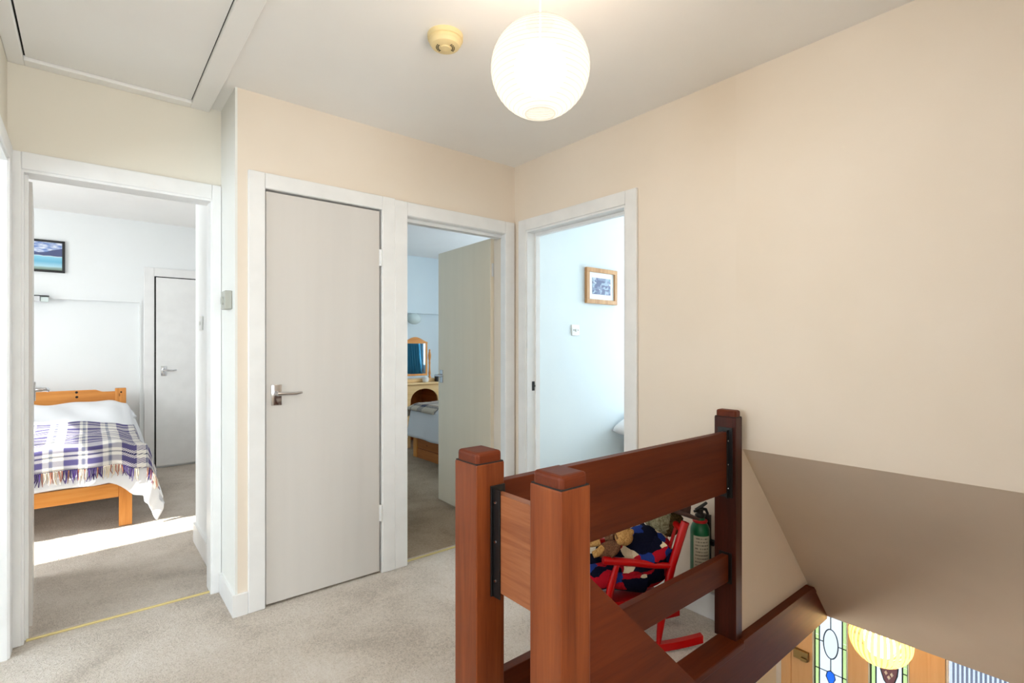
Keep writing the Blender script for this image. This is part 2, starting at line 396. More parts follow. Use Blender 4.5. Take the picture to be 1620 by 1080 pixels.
# downstairs hall walls
struct('wall_hall', doorway_wall(-.5, 4.3, [(.85, 2.35, -1.85, -.7)], -2.63, SL, 2.3, 2.4), WALL_HALL, 'hall wall on the far side downstairs')
struct('wall_hall.001', boxes((-.5, -.4, -.12, 2.3, -2.63, SL)), WALL_HALL, 'hall wall behind the foot of the landing')
struct('wall_hall.002', boxes((3.3, 4.2, -.3, -.2, -2.63, SL), (-.5, .80, -.22, -.12, -2.63, SL)), WALL_HALL, 'hall wall on the near side downstairs')
XD = 4.10                        # front door plane
struct('wall_hall.003', boxes((XD+.02, XD+.14, 1.70, 2.3, -2.63, SL), (XD+.02, XD+.14, -.3, .02, -2.63, SL), (XD+.02, XD+.14, .02, 1.70, -.42, SL)), WALL_HALL, 'front wall of the hall around the glazed entrance')
# left bedroom shell
struct('wall_bedroom_far', boxes((-2.55, 1.3, 6.31, 6.37, 1.69, 2.485), (.404, 1.3, 6.31, 6.37, 0, 1.69), (-2.55, .404, 6.35, 6.42, 0, 1.69)), WALL_BED, 'far wall of the left bedroom with a shallow recess behind the bed')
struct('wall_bedroom_left', doorway_wall(YC+.1, 6.35, [(3.66, 5.25, .9, 2.12)], 0, 2.485, -2.55, -2.4, 'y'), WALL_BED, 'window wall of the left bedroom')
struct('wall_bedroom_right', boxes((.529, .531, YC+.1, 3.72, 0, 2.485), (.529, 1.30, 3.72, 3.80, 0, 2.485), (1.25, 1.30, 3.8, 6.31, 0, 2.485)), WALL_BED, 'right wall of the left bedroom with the light switch')
struct('wall_bedroom_near', boxes((-2.4, -.27, YC+.1, YC+.13, 0, 2.485), ), WALL_BED, 'near wall of the left bedroom')
# middle bedroom shell
struct('wall_middle_far', boxes((1.31, 4.85, 6.10, 6.17, 1.675, 2.44), (1.31, 4.85, 6.16, 6.22, 0, 1.675)), WALL_BLUE, 'far wall of the middle bedroom with a ledge line')
struct('wall_middle_right', doorway_wall(2.77, 6.1, [(3.35, 4.85, .9, 2.1)], 0, 2.44, 4.7, 4.85, 'y'), WALL_BLUE, 'window wall of the middle bedroom')
struct('wall_middle_left', boxes((1.305, 1.36, 2.762, 6.1, 0, 2.44)), WALL_BLUE, 'left wall of the middle bedroom')
struct('wall_party', boxes((XR+.102, 5.3, 2.75, 2.83, 0, 2.44)), WALL_BLUE, 'cool white wall seen through the right doorway')
# right bedroom shell
struct('wall_right_bedroom_end', doorway_wall(1.14, 2.75, [(1.4, 2.5, .9, 2.1)], 0, 2.44, 5.2, 5.35, 'y'), WALL_BLUE, 'window wall of the right bedroom')
struct('wall_right_bedroom_near', boxes((2.9, 5.35, 1.075, 1.14, 0, 2.44), (XR+.1, 2.9, 1.108, 1.14, .8, 2.44)), WALL_BLUE, 'near wall of the right bedroom')
# room off the left wall
struct('wall_bathroom_end', doorway_wall(.1, YC, [(.4, 2.5, .85, 2.05)], 0, 2.44, -2.55, -2.4, 'y'), WALL_BED, 'window wall of the room off the left wall')
struct('wall_bathroom_sides', boxes((-2.4, XL-.1, YC, YC+.1, 0, 2.44), (-2.4, XL-.1, .0, .1, 0, 2.44)), WALL_BED, 'side walls of the room off the left wall')

# windows
def window(n, axis, at, a0, a1, z0, z1, glass, label, t=.04, mull=1):
    c = (at, (a0+a1)/2, z0) if axis == 'y' else ((a0+a1)/2, at, z0)
    r = root(f'window_{n}', c, label, 'window', kind='structure')
    def bb(nm, m, a, b, c_, d, th=t):
        bm = B(); box(bm, *((at-th/2, at+th/2, a, b) if axis == 'y' else (a, b, at-th/2, at+th/2)), c_, d); return obj(nm, bm, m, r)
    f = .05
    bm = B()
    for q in ((a0, a1, z0, z0+f), (a0, a1, z1-f, z1), (a0, a0+f, z0+f, z1-f), (a1-f, a1, z0+f, z1-f)): box(bm, *((at-t/2, at+t/2)+q if axis == 'y' else q[:2]+(at-t/2, at+t/2)+q[2:]))
    obj('window_frame', bm, TRIM, r)
    w = (a1-a0)/(mull+1)
    for i in range(1, mull+1): bb('mullion', TRIM, a0+w*i-f/2, a0+w*i+f/2, z0+f, z1-f)
    for i in range(mull+1): bb('pane', glass, a0+w*i+(f if i == 0 else f/2), a0+w*(i+1)-(f if i == mull else f/2), z0+f, z1-f, .006)
window(1, 'y', -2.50, 3.66, 5.25, .9, 2.12, CLEAR, 'window lighting the left bedroom')
window(2, 'y', -2.47, .4, 2.5, .85, 2.05, OBSC, 'obscured window of the room off the left wall')
window(3, 'y', 4.80, 3.35, 4.85, .9, 2.1, CLEAR, 'window of the middle bedroom beside the teal curtain')
window(4, 'y', 5.30, 1.4, 2.5, .9, 2.1, CLEAR, 'window of the right bedroom')

window(6, 'x', -1.04, -.22, .72, .9, 2.1, CLEAR, 'landing window behind the viewer', mull=0)  # unseen window, added to hold the landing fill light
window(7, 'x', 2.34, .85, 2.35, -1.85, -.7, CLEAR, 'hall window downstairs')  # unseen window, added to hold the hall fill light

# ---------------------------------------------------------------- doors
def hinge(parent, x, y, z, world=True):
    bm = B(); tube(bm, [(x, y, z-.045), (x, y, z+.045)], .006, 8); box(bm, x-.008, x+.014, y+.002, y+.006, z-.045, z+.045)
    return obj('hinge', bm, TRIM, parent, world)
def handle_mesh(px, pz, face, side=1):
    """lever handle on a plate: px centre, face = y of door face (towards -y), lever points to +x*side"""
    bm = B(); box(bm, px-.024, px+.024, face-.007, face, pz-.05, pz+.05, .003)
    lathe(bm, [(.013, 0), (.013, .022), (.010, .03), (.009, .048)], px, face-.005, pz+.008, 14, Matrix.Rotation(PI/2, 4, 'X'))
    y = face-.052
    tube(bm, [(px-.008*side, y, pz+.008), (px+.03*side, y-.003, pz+.008), (px+.075*side, y-.002, pz+.006), (px+.105*side, y+.004, pz+.010)], [.010, .009, .008, .006], 10)
    return bm
def arch_x(r, x0, x1, zt, y, w=.07, t=.018, z0=0):
    """architrave on a wall facing -y; opening x0..x1 up to zt"""
    for a, b in ((x0-w, x0), (x1, x1+w)):
        bm = B(); box(bm, a, b, y-t, y, z0, zt+w, .004); obj('architrave', bm, TRIM, r)
    bm = B(); box(bm, x0, x1, y-t, y, zt, zt+w, .004); obj('head_architrave', bm, TRIM, r)
# cupboard door
d = root('door_1', (.94, YB, 0), 'closed off-white flush cupboard door with chrome lever, between the two doorways', 'door', kind='structure')
arch_x(d, .645, 1.240, 1.985, YB, .073)
bm = boxes((.63, .641, YB-.012, YB+.10, 0, 1.995), (1.236, 1.25, YB-.012, YB+.10, 0, 1.995), (.641, 1.236, YB-.012, YB+.10, 1.984, 1.995)); obj('lining', bm, TRIM, d)
leaf = bobj('door_leaf', DOOR, d, .650, 1.226, YB-.006, YB+.034, .012, 1.974, bev=.002)
obj('door_handle', handle_mesh(.696, 1.005, YB-.006), CHROME, leaf, smooth='auto')
for z in (.33, 1.72): hinge(leaf, 1.231, YB-.012, z)
struct('wall_cupboard', boxes((.62, 1.305, 2.95, 3.0, 0, 2.5)), WALL, 'inside back of the cupboard')
# middle bedroom doorway
d = root('door_2', (1.75, YB, 0), 'middle bedroom doorway with its off-white door standing open inwards', 'door', kind='structure')
arch_x(d, 1.39, 2.10, 1.975, YB, .078)
bm = boxes((1.375, 1.388, YB-.01, YB+.14, 0, 1.985), (2.113, 2.125, YB-.01, YB+.05, 0, 1.985), (1.388, 2.113, YB-.01, YB+.14, 1.973, 1.985), (1.388, 2.12, YB+.04, YB+.09, 1.955, 1.973))
obj('lining', bm, TRIM, d)
def open_leaf(r, hx, hy, ang, w, h, handle=True, mat=DOOR, t=.036):
    """leaf with hinge corner (hx,hy), runs along +y rotated by ang (clockwise positive to +x)"""
    e = bpy.data.objects.new('door_leaf', None)
    bm = B(); box(bm, 0, t, 0, w, .02, h, .002)
    Mx = Matrix.Translation((hx, hy, 0)) @ Matrix.Rotation(-ang, 4, 'Z')
    bmesh.ops.transform(bm, matrix=Mx, verts=bm.verts[:])
    lf = obj('door_leaf', bm, mat, r)
    bpy.data.objects.remove(e)
    if handle:
        for s in (1, -1):
            bm = handle_mesh(0, 1.0, 0, 1)        # plate faces -y, lever to +x
            # rotate so plate faces -x and lever points back to the hinge (-y)
            R = Matrix.Rotation(-PI/2, 4, 'Z')
            if s == -1: R = Matrix.Translation((t, 0, 0)) @ Matrix.Scale(-1, 4, (1, 0, 0)) @ R
            bmesh.ops.transform(bm, matrix=Mx @ Matrix.Translation((0, w-.055, 0)) @ R, verts=bm.verts[:])
            obj('door_handle', bm, CHROME, lf, smooth='auto')
    return lf
lf = open_leaf(d, 2.120, 2.79, math.radians(3), .742, 1.975, mat=DOOR_WARM_LIT)
for z in (.3, 1.76):
    bm = B(); tube(bm, [(2.162, 2.775, z-.045), (2.162, 2.775, z+.045)], .007, 8); box(bm, 2.127, 2.157, 2.784, 2.789, z-.045, z+.045); obj('hinge', bm, TRIM, lf)
# left bedroom doorway
d = root('door_3', (.13, YC, 0), 'left bedroom doorway with white frame and its door folded back inside', 'door', kind='structure')
for a, b in ((XL, -.212), (.478, .519)):
    bm = B(); box(bm, a, b, YC-.018, YC, 0, 2.045, .004); obj('architrave', bm, TRIM, d)
bm = B(); box(bm, -.212, .478, YC-.018, YC, 1.973, 2.045, .004); obj('head_architrave', bm, TRIM, d)
bm = boxes((-.225, -.205, YC-.01, YC+.06, 0, 1.985), (.472, .489, YC-.01, YC+.10, 0, 1.985), (-.205, .472, YC-.01, YC+.10, 1.962, 1.985), (-.205, -.194, YC+.03, YC+.06, 0, 1.962)); obj('lining', bm, TRIM, d)
lf = open_leaf(d, -.222, YC+.115, math.radians(-3), .70, 1.955, True)
# right bedroom doorway (in right wall, facing -x)
d = root('door_4', (XR, 2.09, 0), 'right bedroom doorway with white frame in the right wall', 'door', kind='structure')
for a, b in ((1.622, 1.694), (2.49, 2.56)):
    bm = B(); box(bm, XR-.018, XR, a, b, 0, 2.056, .004); obj('architrave', bm, TRIM, d)
bm = B(); box(bm, XR-.018, XR, 1.694, 2.49, 1.983, 2.056, .004); obj('head_architrave', bm, TRIM, d)
bm = boxes((XR-.01, XR+.10, 1.694, 1.706, 0, 1.985), (XR-.01, XR+.10, 2.478, 2.49, 0, 1.985), (XR-.01, XR+.10, 1.706, 2.478, 1.972, 1.985), (XR+.055, XR+.085, 1.706, 2.478, 1.955, 1.972), (XR+.055, XR+.085, 2.466, 2.478, 0, 1.955)); obj('lining', bm, TRIM, d)
bm = boxes((XR+.03, XR+.05, 2.4745, 2.478, .95, 1.01)); box(bm, XR+.034, XR+.05, 2.468, 2.476, .975, .985); obj('strike_plate', bm, BLACKP, d)
# doorway in left wall, open; leaf folded back inside that room
d = root('door_5', (XL, 2.46, 0), 'doorway at the left edge with a white frame', 'door', kind='structure')
for a, b in ((2.01, 2.09), (2.83, 2.915)):
    bm = B(); box(bm, XL, XL+.018, a, b, 0, 2.056, .004); obj('architrave', bm, TRIM, d)
bm = B(); box(bm, XL, XL+.018, 2.09, 2.83, 1.983, 2.056, .004); obj('head_architrave', bm, TRIM, d)
bm = boxes((XL-.1, XL+.01, 2.08, 2.092, 0, 1.985), (XL-.1, XL+.01, 2.828, 2.84, 0, 1.985), (XL-.1, XL+.01, 2.092, 2.828, 1.972, 1.985)); obj('lining', bm, TRIM, d)
# added doorway in left wall, out of view, lets side light onto newels
d = root('door_6', (XL, 1.0, 0), 'doorway of the left wall outside the picture', 'door', kind='structure')
for a, b in ((.48, .55), (1.45, 1.52)):
    bm = B(); box(bm, XL, XL+.018, a, b, 0, 2.07, .004); obj('architrave', bm, TRIM, d)
bm = B(); box(bm, XL, XL+.018, .55, 1.45, 2.0, 2.07, .004); obj('head_architrave', bm, TRIM, d)
# far door inside left bedroom
d = root('door_7', (.9, 6.31, 0), 'closed white door in the far wall of the left bedroom', 'door', kind='structure')
arch_x(d, .518, 1.235, 1.945, 6.31, .085)
leaf = bobj('door_leaf', TRIM, d, .532, 1.225, 6.288, 6.305, .02, 1.935, bev=.002)
bm = boxes((.518, .532, 6.300, 6.309, 0, 1.945), (.532, 1.235, 6.300, 6.309, 1.935, 1.945)); obj('shadow_gap', bm, DARK, d)
obj('door_handle', handle_mesh(.595, .985, 6.288), CHROME, leaf, smooth='auto')

# skirtings and trims
struct('baseboard_return', boxes((.508, .52, 2.608, YC-.02, 0, .10), (.52, .571, 2.606, YB, 0, .10)), TRIM, 'white skirting wrapping the corner by the cupboard', 'skirting')
bm = B()
for a in ((XR-.016, XR, 1.15, 1.622, 0, .12),): box(bm, *a, bev=.004)
struct('baseboard_right', bm, TRIM, 'white skirting behind the rocking chair', 'skirting')
struct('baseboard_bedroom_right', boxes((.515, .529, YC+.13, 3.80, 0, .12)), TRIM, 'white skirting inside the left bedroom', 'skirting')
struct('baseboard_bedroom_far', boxes((-2.4, .404, 6.335, 6.35, 0, .12)), TRIM, 'white skirting behind the pine bed', 'skirting')
struct('baseboard_party', boxes((XR+.12, 5.2, 2.736, 2.75, 0, .12)), TRIM, 'white skirting of the right bedroom', 'skirting')
# recess trim
struct('trim_1', boxes((-2.4, .412, 6.30, 6.352, 1.672, 1.69), (.396, .412, 6.30, 6.352, .0, 1.672)), WALL_BED, 'pale edging round the recess behind the pine bed', 'trim')
# bead beside cupboard frame
# carpet bars
for nm, a, lab in (('trim_2', (-.20, .472, YC+.012, YC+.026, -.001, .007), 'gold carpet bar across the left bedroom doorway'),
                   ('trim_3', (1.388, 2.11, YB+.028, YB+.044, -.001, .006), 'gold carpet bar across the middle doorway')):
    bm = B(); box(bm, *a, bev=.002); struct(nm, bm, GOLD, lab, 'threshold')
# loft hatch
h = root('trim_4', (.1, 2.4, HC-.02), 'white framed loft hatch in the ceiling at upper left', 'loft hatch', kind='structure')
bm = B(); box(bm, -.1965, .382, 1.45, 2.875, HC-.008, HC-.002); obj('hatch_panel', bm, CEIL, h)
for a in ((.386, .468, 1.4, YC, HC-.022, HC), (XL, -.203, 1.4, YC, HC-.022, HC), (-.203, .386, 2.879, YC, HC-.022, HC), (-.203, .386, 1.38, 1.442, HC-.022, HC)):
    bm = B(); box(bm, *a, bev=.004); obj('hatch_frame', bm, CEIL, h)
bm = boxes((-.203, -.1965, 1.45, 2.879, HC-.003, HC-.001), (.382, .386, 1.45, 2.879, HC-.003, HC-.001), (-.1965, .382, 2.875, 2.879, HC-.003, HC-.001)); obj('shadow_gap', bm, DARK, h)

# ---------------------------------------------------------------- landing edge board and stairs
bm = B(); box(bm, .845, 2.12, 1.03, 1.135, -.028, .004, .006)
struct('trim_5', bm, MAHOG_X, 'dark wooden nosing board along the landing edge under the railing', 'trim')
bm = B(); box(bm, .845, 3.095, 1.052, 1.074, SL-.012, -.028, .002); prism(bm, [(2.12, -.028), (2.12, .004), (2.868, .004), (2.9, -.028)], 1, 1.035, 1.074)
struct('trim_6', bm, MAHOG_X, 'deep brown fascia board running past the stairs to the soffit', 'trim')
st = root('staircase', (2.1, .3, -2.63), 'wooden stairs descending under the sloping soffit', 'stairs')
rise = 2.63/13; go = .222
for i in range(1, 13):
    x = .86+(i-1)*go; z = -i*rise
    bm = B(); box(bm, x-.012, x+go, -.10, .78, z-.032, z, .006); obj('tread', bm, MAHOG_Y, st)
    bm = B(); box(bm, x-.004, x+.012, -.10, .78, z, z+rise-.032 if i > 1 else -.005); obj('riser', bm, MAHOG_Y, st)
bm = B(); prism(bm, [(.848, -.24), (.848, -.48), (3.55, -2.63), (3.75, -2.63), (3.75, -2.50), (.90, -.05)], 1, .785, .825); obj('stringer', bm, MAHOG_X, st)

# ---------------------------------------------------------------- balustrade
bal = root('balustrade', (1.4, 1.0, 0), 'dark mahogany stair railing of three square newel posts and broad flat boards', 'railing')
def newel(x0, x1, y0, y1, z0, mat=MAHOG_Z):
    bm = B(); box(bm, x0, x1, y0, y1, z0, .938, .003)
    o = obj('newel_post', bm, mat, bal)
    bm = B(); box(bm, x0+.004, x1-.004, y0+.004, y1-.004, .915, .968, .0095, 3)
    obj('newel_cap', bm, MAHOG_X, o)
    bm = B(); box(bm, x0+.002, x1-.002, y0+.002, y1-.002, .9365, .9405); obj('cap_groove', bm, DARK, o); return o
newel(.753, .843, 1.050, 1.148, -.20)
newel(.753, .843, .750, .848, -.60)
newel(2.087, 2.142, 1.053, 1.149, -.03, MAHOG_SHADED)
bm = B(); box(bm, .843, 2.085, 1.083, 1.112, .622, .876, .002); obj('rail_board', bm, MAHOG_X, bal)
bm = B(); box(bm, .843, 2.085, 1.083, 1.112, .245, .358, .002); obj('rail_board', bm, MAHOG_X, bal)
bm = B(); box(bm, .806, .834, .848, 1.050, .612, .862, .002); obj('rail_board', bm, MAHOG_Y, bal)
# inner ledge of the raking board and the board itself
bm = B(); s = .95
xa, xb = .843, 3.55
prism(bm, [(xa, .748), (xb, .748-s*(xb-xa)), (xb, .40-s*(xb-xa)), (xa, .40)], 1, .785, .815)
obj('stair_rail_board', bm, MAHOG_X, bal)
newel(3.53, 3.62, .75, .85, -2.63) if False else None
def bracket(*bx):
    bm = B()
    for b in bx: box(bm, *b, bev=.001)
    return bm
# black angle brackets at the board ends
o = obj('bracket', bracket((2.081, 2.087, 1.066, 1.130, .60, .895), (2.066, 2.087, 1.0805, 1.0835, .60, .885)), BLACK, bal)
bm = B()
for z in (.64, .74, .84): lathe(bm, [(.004, 0), (.003, .003)], 2.077, 1.0805, z, 8, Matrix.Rotation(PI/2, 4, 'X'))
obj('screw', bm, CHROME, o)['kind'] = 'stuff'
obj('bracket', bracket((2.081, 2.087, 1.070, 1.125, .238, .366)), BLACK, bal)
o = obj('bracket', bracket((.796, .842, 1.0445, 1.0500, .597, .880), (.8015, .8060, 1.018, 1.050, .597, .872)), BLACK, bal)
bm = B()
for z in (.64, .74, .84): lathe(bm, [(.004, 0), (.003, .003)], .8015, 1.034, z, 8, Matrix.Rotation(-PI/2, 4, 'Y'))
obj('screw', bm, CHROME, o)['kind'] = 'stuff'
obj('bracket', bracket((.795, .842, .848, .8525, .597, .872), (.8025, .8060, .848, .858, .58, .862)), BLACK, bal)
obj('bracket', bracket((.843, .847, 1.070, 1.125, .60, .88)), BLACK, bal)

# ---------------------------------------------------------------- paper lantern
LX, LY, LZ, LR = 1.060, 1.146, 2.082, .150
r = root('paper_lantern', (LX, LY, LZ), 'glowing white round paper lantern hanging from the landing ceiling', 'pendant lamp')
bm = B(); prof = []
for i in range(49):
    th = .10*PI+.80*PI*i/48*1.0
    th = math.asin(.30) + (PI-2*math.asin(.30))*i/48
    rr = LR*math.sin(th)*(1-.012*abs(math.sin(24*PI*i/48)) if False else 1); rr *= 1-.010*(i % 2)
    prof.append((rr, -LR*math.cos(th)*.955))
lathe(bm, prof, LX, LY, LZ, 48, cap=False); obj('paper_shade', bm, PAPER, r, smooth=True)
bm = B()
for i in range(1, 48, 2):
    rr, zz = prof[i]; rr += .0012
    tube(bm, [(LX+rr*math.cos(a*PI/24), LY+rr*math.sin(a*PI/24), LZ+zz) for a in range(49)], .0009, 4, False)
obj('wire_rib', bm, RIB, r)['kind'] = 'stuff'
bm = B(); rr, zz = prof[0]
tube(bm, [(LX+rr*math.cos(a*PI/24), LY+rr*math.sin(a*PI/24), LZ+zz) for a in range(49)], .002, 6, False); obj('bottom_ring', bm, RIB, r)
bm = B(); ball(bm, (LX, LY, LZ), .080); obj('bulb', bm, BULB, r, smooth=True)
bm = B(); tube(bm, [(LX, LY, LZ+.075), (LX, LY, HC-.03)], .003, 8); obj('cord', bm, WPLAST, r, smooth=True)
bm = B(); lathe(bm, [(.012, -.05), (.035, -.035), (.045, -.01), (.046, 0)], LX, LY, HC, 24); obj('ceiling_rose', bm, WPLAST, r, smooth='auto')

# ---------------------------------------------------------------- smoke alarm
ax, ay = 1.055, 1.675
r = root('smoke_alarm', (ax, ay, HC-.045), 'yellowed round smoke alarm on the ceiling left of the paper lantern', 'smoke alarm')
bm = B(); lathe(bm, [(.042, -.046), (.053, -.042), (.058, -.032), (.061, -.030), (.061, -.019), (.067, -.017), (.068, -.003), (.068, 0)], ax, ay, HC, 40); obj('alarm_body', bm, CPLAST, r, smooth='auto')
bm = B(); lathe(bm, [(.018, -.050), (.020, -.046)], ax, ay, HC, 24); obj('test_button', bm, CPLAST, r, smooth='auto')
bm = B()
for k in range(24):
    if k % 12 in (4, 5, 6, 7, 8, 9): continue
    a = 2*PI*k/24-.82
    for rr in (.028, .034): box(bm, ax+rr*math.cos(a)-.0018, ax+rr*math.cos(a)+.0018, ay+rr*math.sin(a)-.0018, ay+rr*math.sin(a)+.0018, HC-.0475, HC-.0458)
obj('vent_slot', bm, DARK, r)['kind'] = 'stuff'

# ---------------------------------------------------------------- thermostat, switches
r = root('thermostat', (.505, 2.74, 1.41), 'small grey thermostat on the side wall left of the cupboard', 'thermostat')
bm = B(); box(bm, .488, .519, 2.675, 2.765, 1.412, 1.498, .004); obj('casing', bm, GPLAST, r)
bm = B(); box(bm, .512, .519, 2.765, 2.812, 1.415, 1.465, .002); obj('back_plate', bm, WPLAST, r)
bm = B(); lathe(bm, [(.020, 0), (.018, .007)], .488, 2.72, 1.452, 24, Matrix.Rotation(-PI/2, 4, 'Y')); obj('dial', bm, GPLAST, r, smooth='auto')
def switch(x, y, z, face, label):
    """face 'y' plate faces -y at y; 'x' faces -x at x"""
    r = root('light_switch', (x, y, z-.042), label, 'light switch', 0, 'white light switches')
    if face == 'y':
        bm = B(); box(bm, x-.042, x+.042, y-.010, y, z-.042, z+.042, .003); obj('switch_plate', bm, WPLAST, r)
        bm = B(); box(bm, x-.006, x+.006, y-.017, y-.010, z-.012, z+.010, .002); obj('rocker', bm, WPLAST, r)
        bm = boxes((x-.028, x-.022, y-.0106, y-.0098, z-.003, z+.003), (x+.022, x+.028, y-.0106, y-.0098, z-.003, z+.003)); obj('screw', bm, DARK, r)['kind'] = 'stuff'
    else:
        bm = B(); box(bm, x-.010, x, y-.042, y+.042, z-.042, z+.042, .003); obj('switch_plate', bm, WPLAST, r)
        bm = B(); box(bm, x-.017, x-.010, y-.006, y+.006, z-.012, z+.010, .002); obj('rocker', bm, WPLAST, r)
switch(2.911, 2.75, 1.362, 'y', 'white light switch below the oak picture frame')
switch(.529, 3.561, 1.376, 'x', 'white light switch on the side wall inside the left bedroom')

# ---------------------------------------------------------------- pictures
def pic_frame(name, x0, x1, y, z0, z1, fw, fd, fmat, label, art, matw=0, inner=.004):
    r = root(name, ((x0+x1)/2, y, z0), label, 'picture')
    for k, pts in enumerate(((x0, x1, z0, z0+fw), (x0, x1, z1-fw, z1), (x0, x0+fw, z0+fw, z1-fw), (x1-fw, x1, z0+fw, z1-fw))):
        bm = B(); box(bm, pts[0], pts[1], y-fd, y-.001, pts[2], pts[3], .003); obj('frame_side', bm, fmat, r)
    if matw:
        bm = B(); box(bm, x0+fw, x1-fw, y-fd*.5, y-.002, z0+fw, z1-fw); obj('mount', bm, WPLAST, r)
    q = fw+matw
    bm = B(); box(bm, x0+q, x1-q, y-fd*.5-.002, y-.003, z0+q, z1-q); obj('print', bm, art, r)
    return r
def lake():
    a = Mat('lake_print', (120, 170, 200), .35); tc = a.new('ShaderNodeTexCoord'); sp = a.new('ShaderNodeSeparateXYZ'); a.l(tc.outputs['Generated'], sp.inputs[0])
    n = a.noise(a.coord((3, 1, 6), 'Generated'), 2.0, 4); x = sp.outputs[0]; z = sp.outputs[2]
    zz = a.math('ADD', z, a.math('MULTIPLY', a.math('SUBTRACT', n, .5), .05))
    c = a.ramp(zz, [(0, (120, 140, 120)), (.08, (150, 175, 170)), (.13, (175, 215, 228)), (.3, (110, 185, 215)), (.47, (140, 205, 228)), (.5, (210, 230, 238)), (.52, (78, 88, 128))], False)
    sky = a.ramp(n, [(.4, (110, 140, 200)), (.6, (235, 240, 248))])
    # mountain outline dips towards the middle
    ab = a.math('ABSOLUTE', a.math('SUBTRACT', x, .62)); edge = a.math('ADD', .60, a.math('ADD', a.math('MULTIPLY', ab, .55), a.math('MULTIPLY', a.math('SUBTRACT', n, .5), .12)))
    m = a.new('ShaderNodeMix', data_type='RGBA'); a.l(a.math('GREATER_THAN', z, edge), m.inputs['Factor']); a.l(c, m.inputs['A']); a.l(sky, m.inputs['B'])
    a.base(m.outputs['Result']); return a.m
pic_frame('framed_picture', -.62, -.163, 6.309, 1.913, 2.205, .020, .022, BLACKP, 'black framed mountain lake photograph above the pine bed', lake())
def collage():
    a = Mat('small_collage_print', (110, 125, 150), .4); vo = a.new('ShaderNodeTexVoronoi'); vo.inputs['Scale'].default_value = 7; vo.distance = 'CHEBYCHEV'
    a.l(a.coord((1, 1, 1), 'Generated'), vo.inputs['Vector']); sp = a.new('ShaderNodeSeparateColor'); a.l(vo.outputs['Color'], sp.inputs[0])
    a.base(a.ramp(sp.outputs[0], [(0, (86, 98, 132)), (.3, (122, 136, 166)), (.5, (150, 170, 190)), (.7, (98, 104, 140)), (.85, (186, 196, 208)), (.95, (120, 160, 176))], True)); return a.m
pic_frame('framed_picture', 3.018, 3.392, 2.749, 1.578, 1.862, .034, .028, OAK_FRAME, 'oak framed small blue print with white mount through the right doorway', collage(), .042)

# ---------------------------------------------------------------- left bedroom: pine bed
BX0, BX1, BY0, BY1 = -1.18, .238, 4.435, 6.20
bed = root('pine_bed', (-.47, 5.3, 0), 'honey pine double bed frame in the left bedroom', 'bed')
for x in (BX0, BX1-.074):
    bm = B(); box(bm, x, x+.074, BY0, BY0+.030, 0, .30, .003); obj('leg', bm, PINE_Z, bed)
bm = B(); box(bm, BX0+.074, BX1-.074, BY0+.004, BY0+.028, .203, .30, .003); obj('foot_rail', bm, PINE_X, bed)
for x in (BX0, BX1-.025):
    bm = B(); box(bm, x, x+.025, BY0+.03, BY1-.05, .20, .33, .003); obj('side_rail', bm, PINE_Y, bed)
for x in (BX0-.03, .199):
    bm = B(); box(bm, x, x+.084, BY1-.06, BY1-.01, 0, .838, .004); o = obj('headboard_post', bm, PINE_Z, bed)
    bm = B(); lathe(bm, [(.008, 0), (.006, .003)], x+.045, BY1-.06, .80, 10, Matrix.Rotation(PI/2, 4, 'X')); obj('plug', bm, DARK, o)
def hb_poly():
    x0, x1 = BX0+.05, .205; pts = [(x0, .60), (x1, .60), (x1, .81)]
    for i in range(7): t = i/6; pts.append((x1-.09-.07*t, .81+.022*(3*t*t-2*t**3)))
    pts += [(x0+.16, .832), (x0+.09, .81), (x0, .81)]; return pts
bm = B(); prism(bm, hb_poly(), 1, BY1-.05, BY1-.022); obj('headboard_rail', bm, PINE_X, bed)
for zz, xx in ((.815, -.08), (.772, -.078)):
    bm = B(); lathe(bm, [(.011, 0), (.008, .002)], xx, BY1-.05, zz, 10, Matrix.Rotation(PI/2, 4, 'X')); obj('plug', bm, DARK, bed)
# mattress
bm = B(); box(bm, BX0+.03, BX1-.03, BY0+.035, BY1-.06, .33, .52, .04, 4)
tag(obj('mattress', bm, WHITE_COTTON, smooth=True), 'white mattress under the duvet on the pine bed', 'mattress')
def top_z(x, y):
    t = max(0, min(1, (y-5.05)/.9)); z = .555+.155*(t*t*(3-2*t))
    z += .010*math.sin(7*x+3*y)+.007*math.sin(13*x-9*y)+.012*math.exp(-((x+.1)**2)/.01)*0
    e = max(0, (x-(.235-.10))/.10); return z-.035*min(1, e)**2
def drape(XE, YE, ox, oy, fx, fy, lift, wav=1.0, x0=-1.2, y1=6.08, oyc=0):
    def fn(u, v):
        a = x0+(XE+ox-x0)*u; b = y1+(YE-oy-oyc*max(0, min(1, (a-XE+.16)/.22))-y1)*v
        dx = max(0, a-XE); dy = max(0, YE-b); xx = min(a, XE); yy = max(b, YE)
        d = math.hypot(dx, dy); z = top_z(xx, yy)+lift
        k = min(1, d/.06); rz = d-.02*k
        w1 = math.sin(a*17+1.3)*.5+math.sin(a*31+.4)*.3; w2 = math.sin(b*12+.6)*.5+math.sin(b*23)*.3
        X = xx+fx*dx+(dx > 0)*wav*.030*w2*min(1, dx/.25)+lift*(dx > 0)
        Y = yy-fy*dy-(dy > 0)*wav*.026*w1*min(1, dy/.2)-lift*(dy > 0)
        if d > 0: z -= rz
        else:
            e = min(1, max(0, (YE+.06-b)/.06)); z -= .012*e*e
        z += wav*.006*math.sin(19*a+11*b)*(1 if d == 0 else 0)
        if dx > 0 and dy > 0: X += .02
        return Vector((X, Y, max(z, .02)))
    return fn
dv = root('duvet', (-.4, 5.2, .5), 'crumpled white duvet hanging off the corner of the pine bed', 'duvet')
bm = B(); fn = drape(.262, 4.428, .40, .27, .26, .12, 0.012, oyc=.12)
grid(bm, fn, 80, 90)
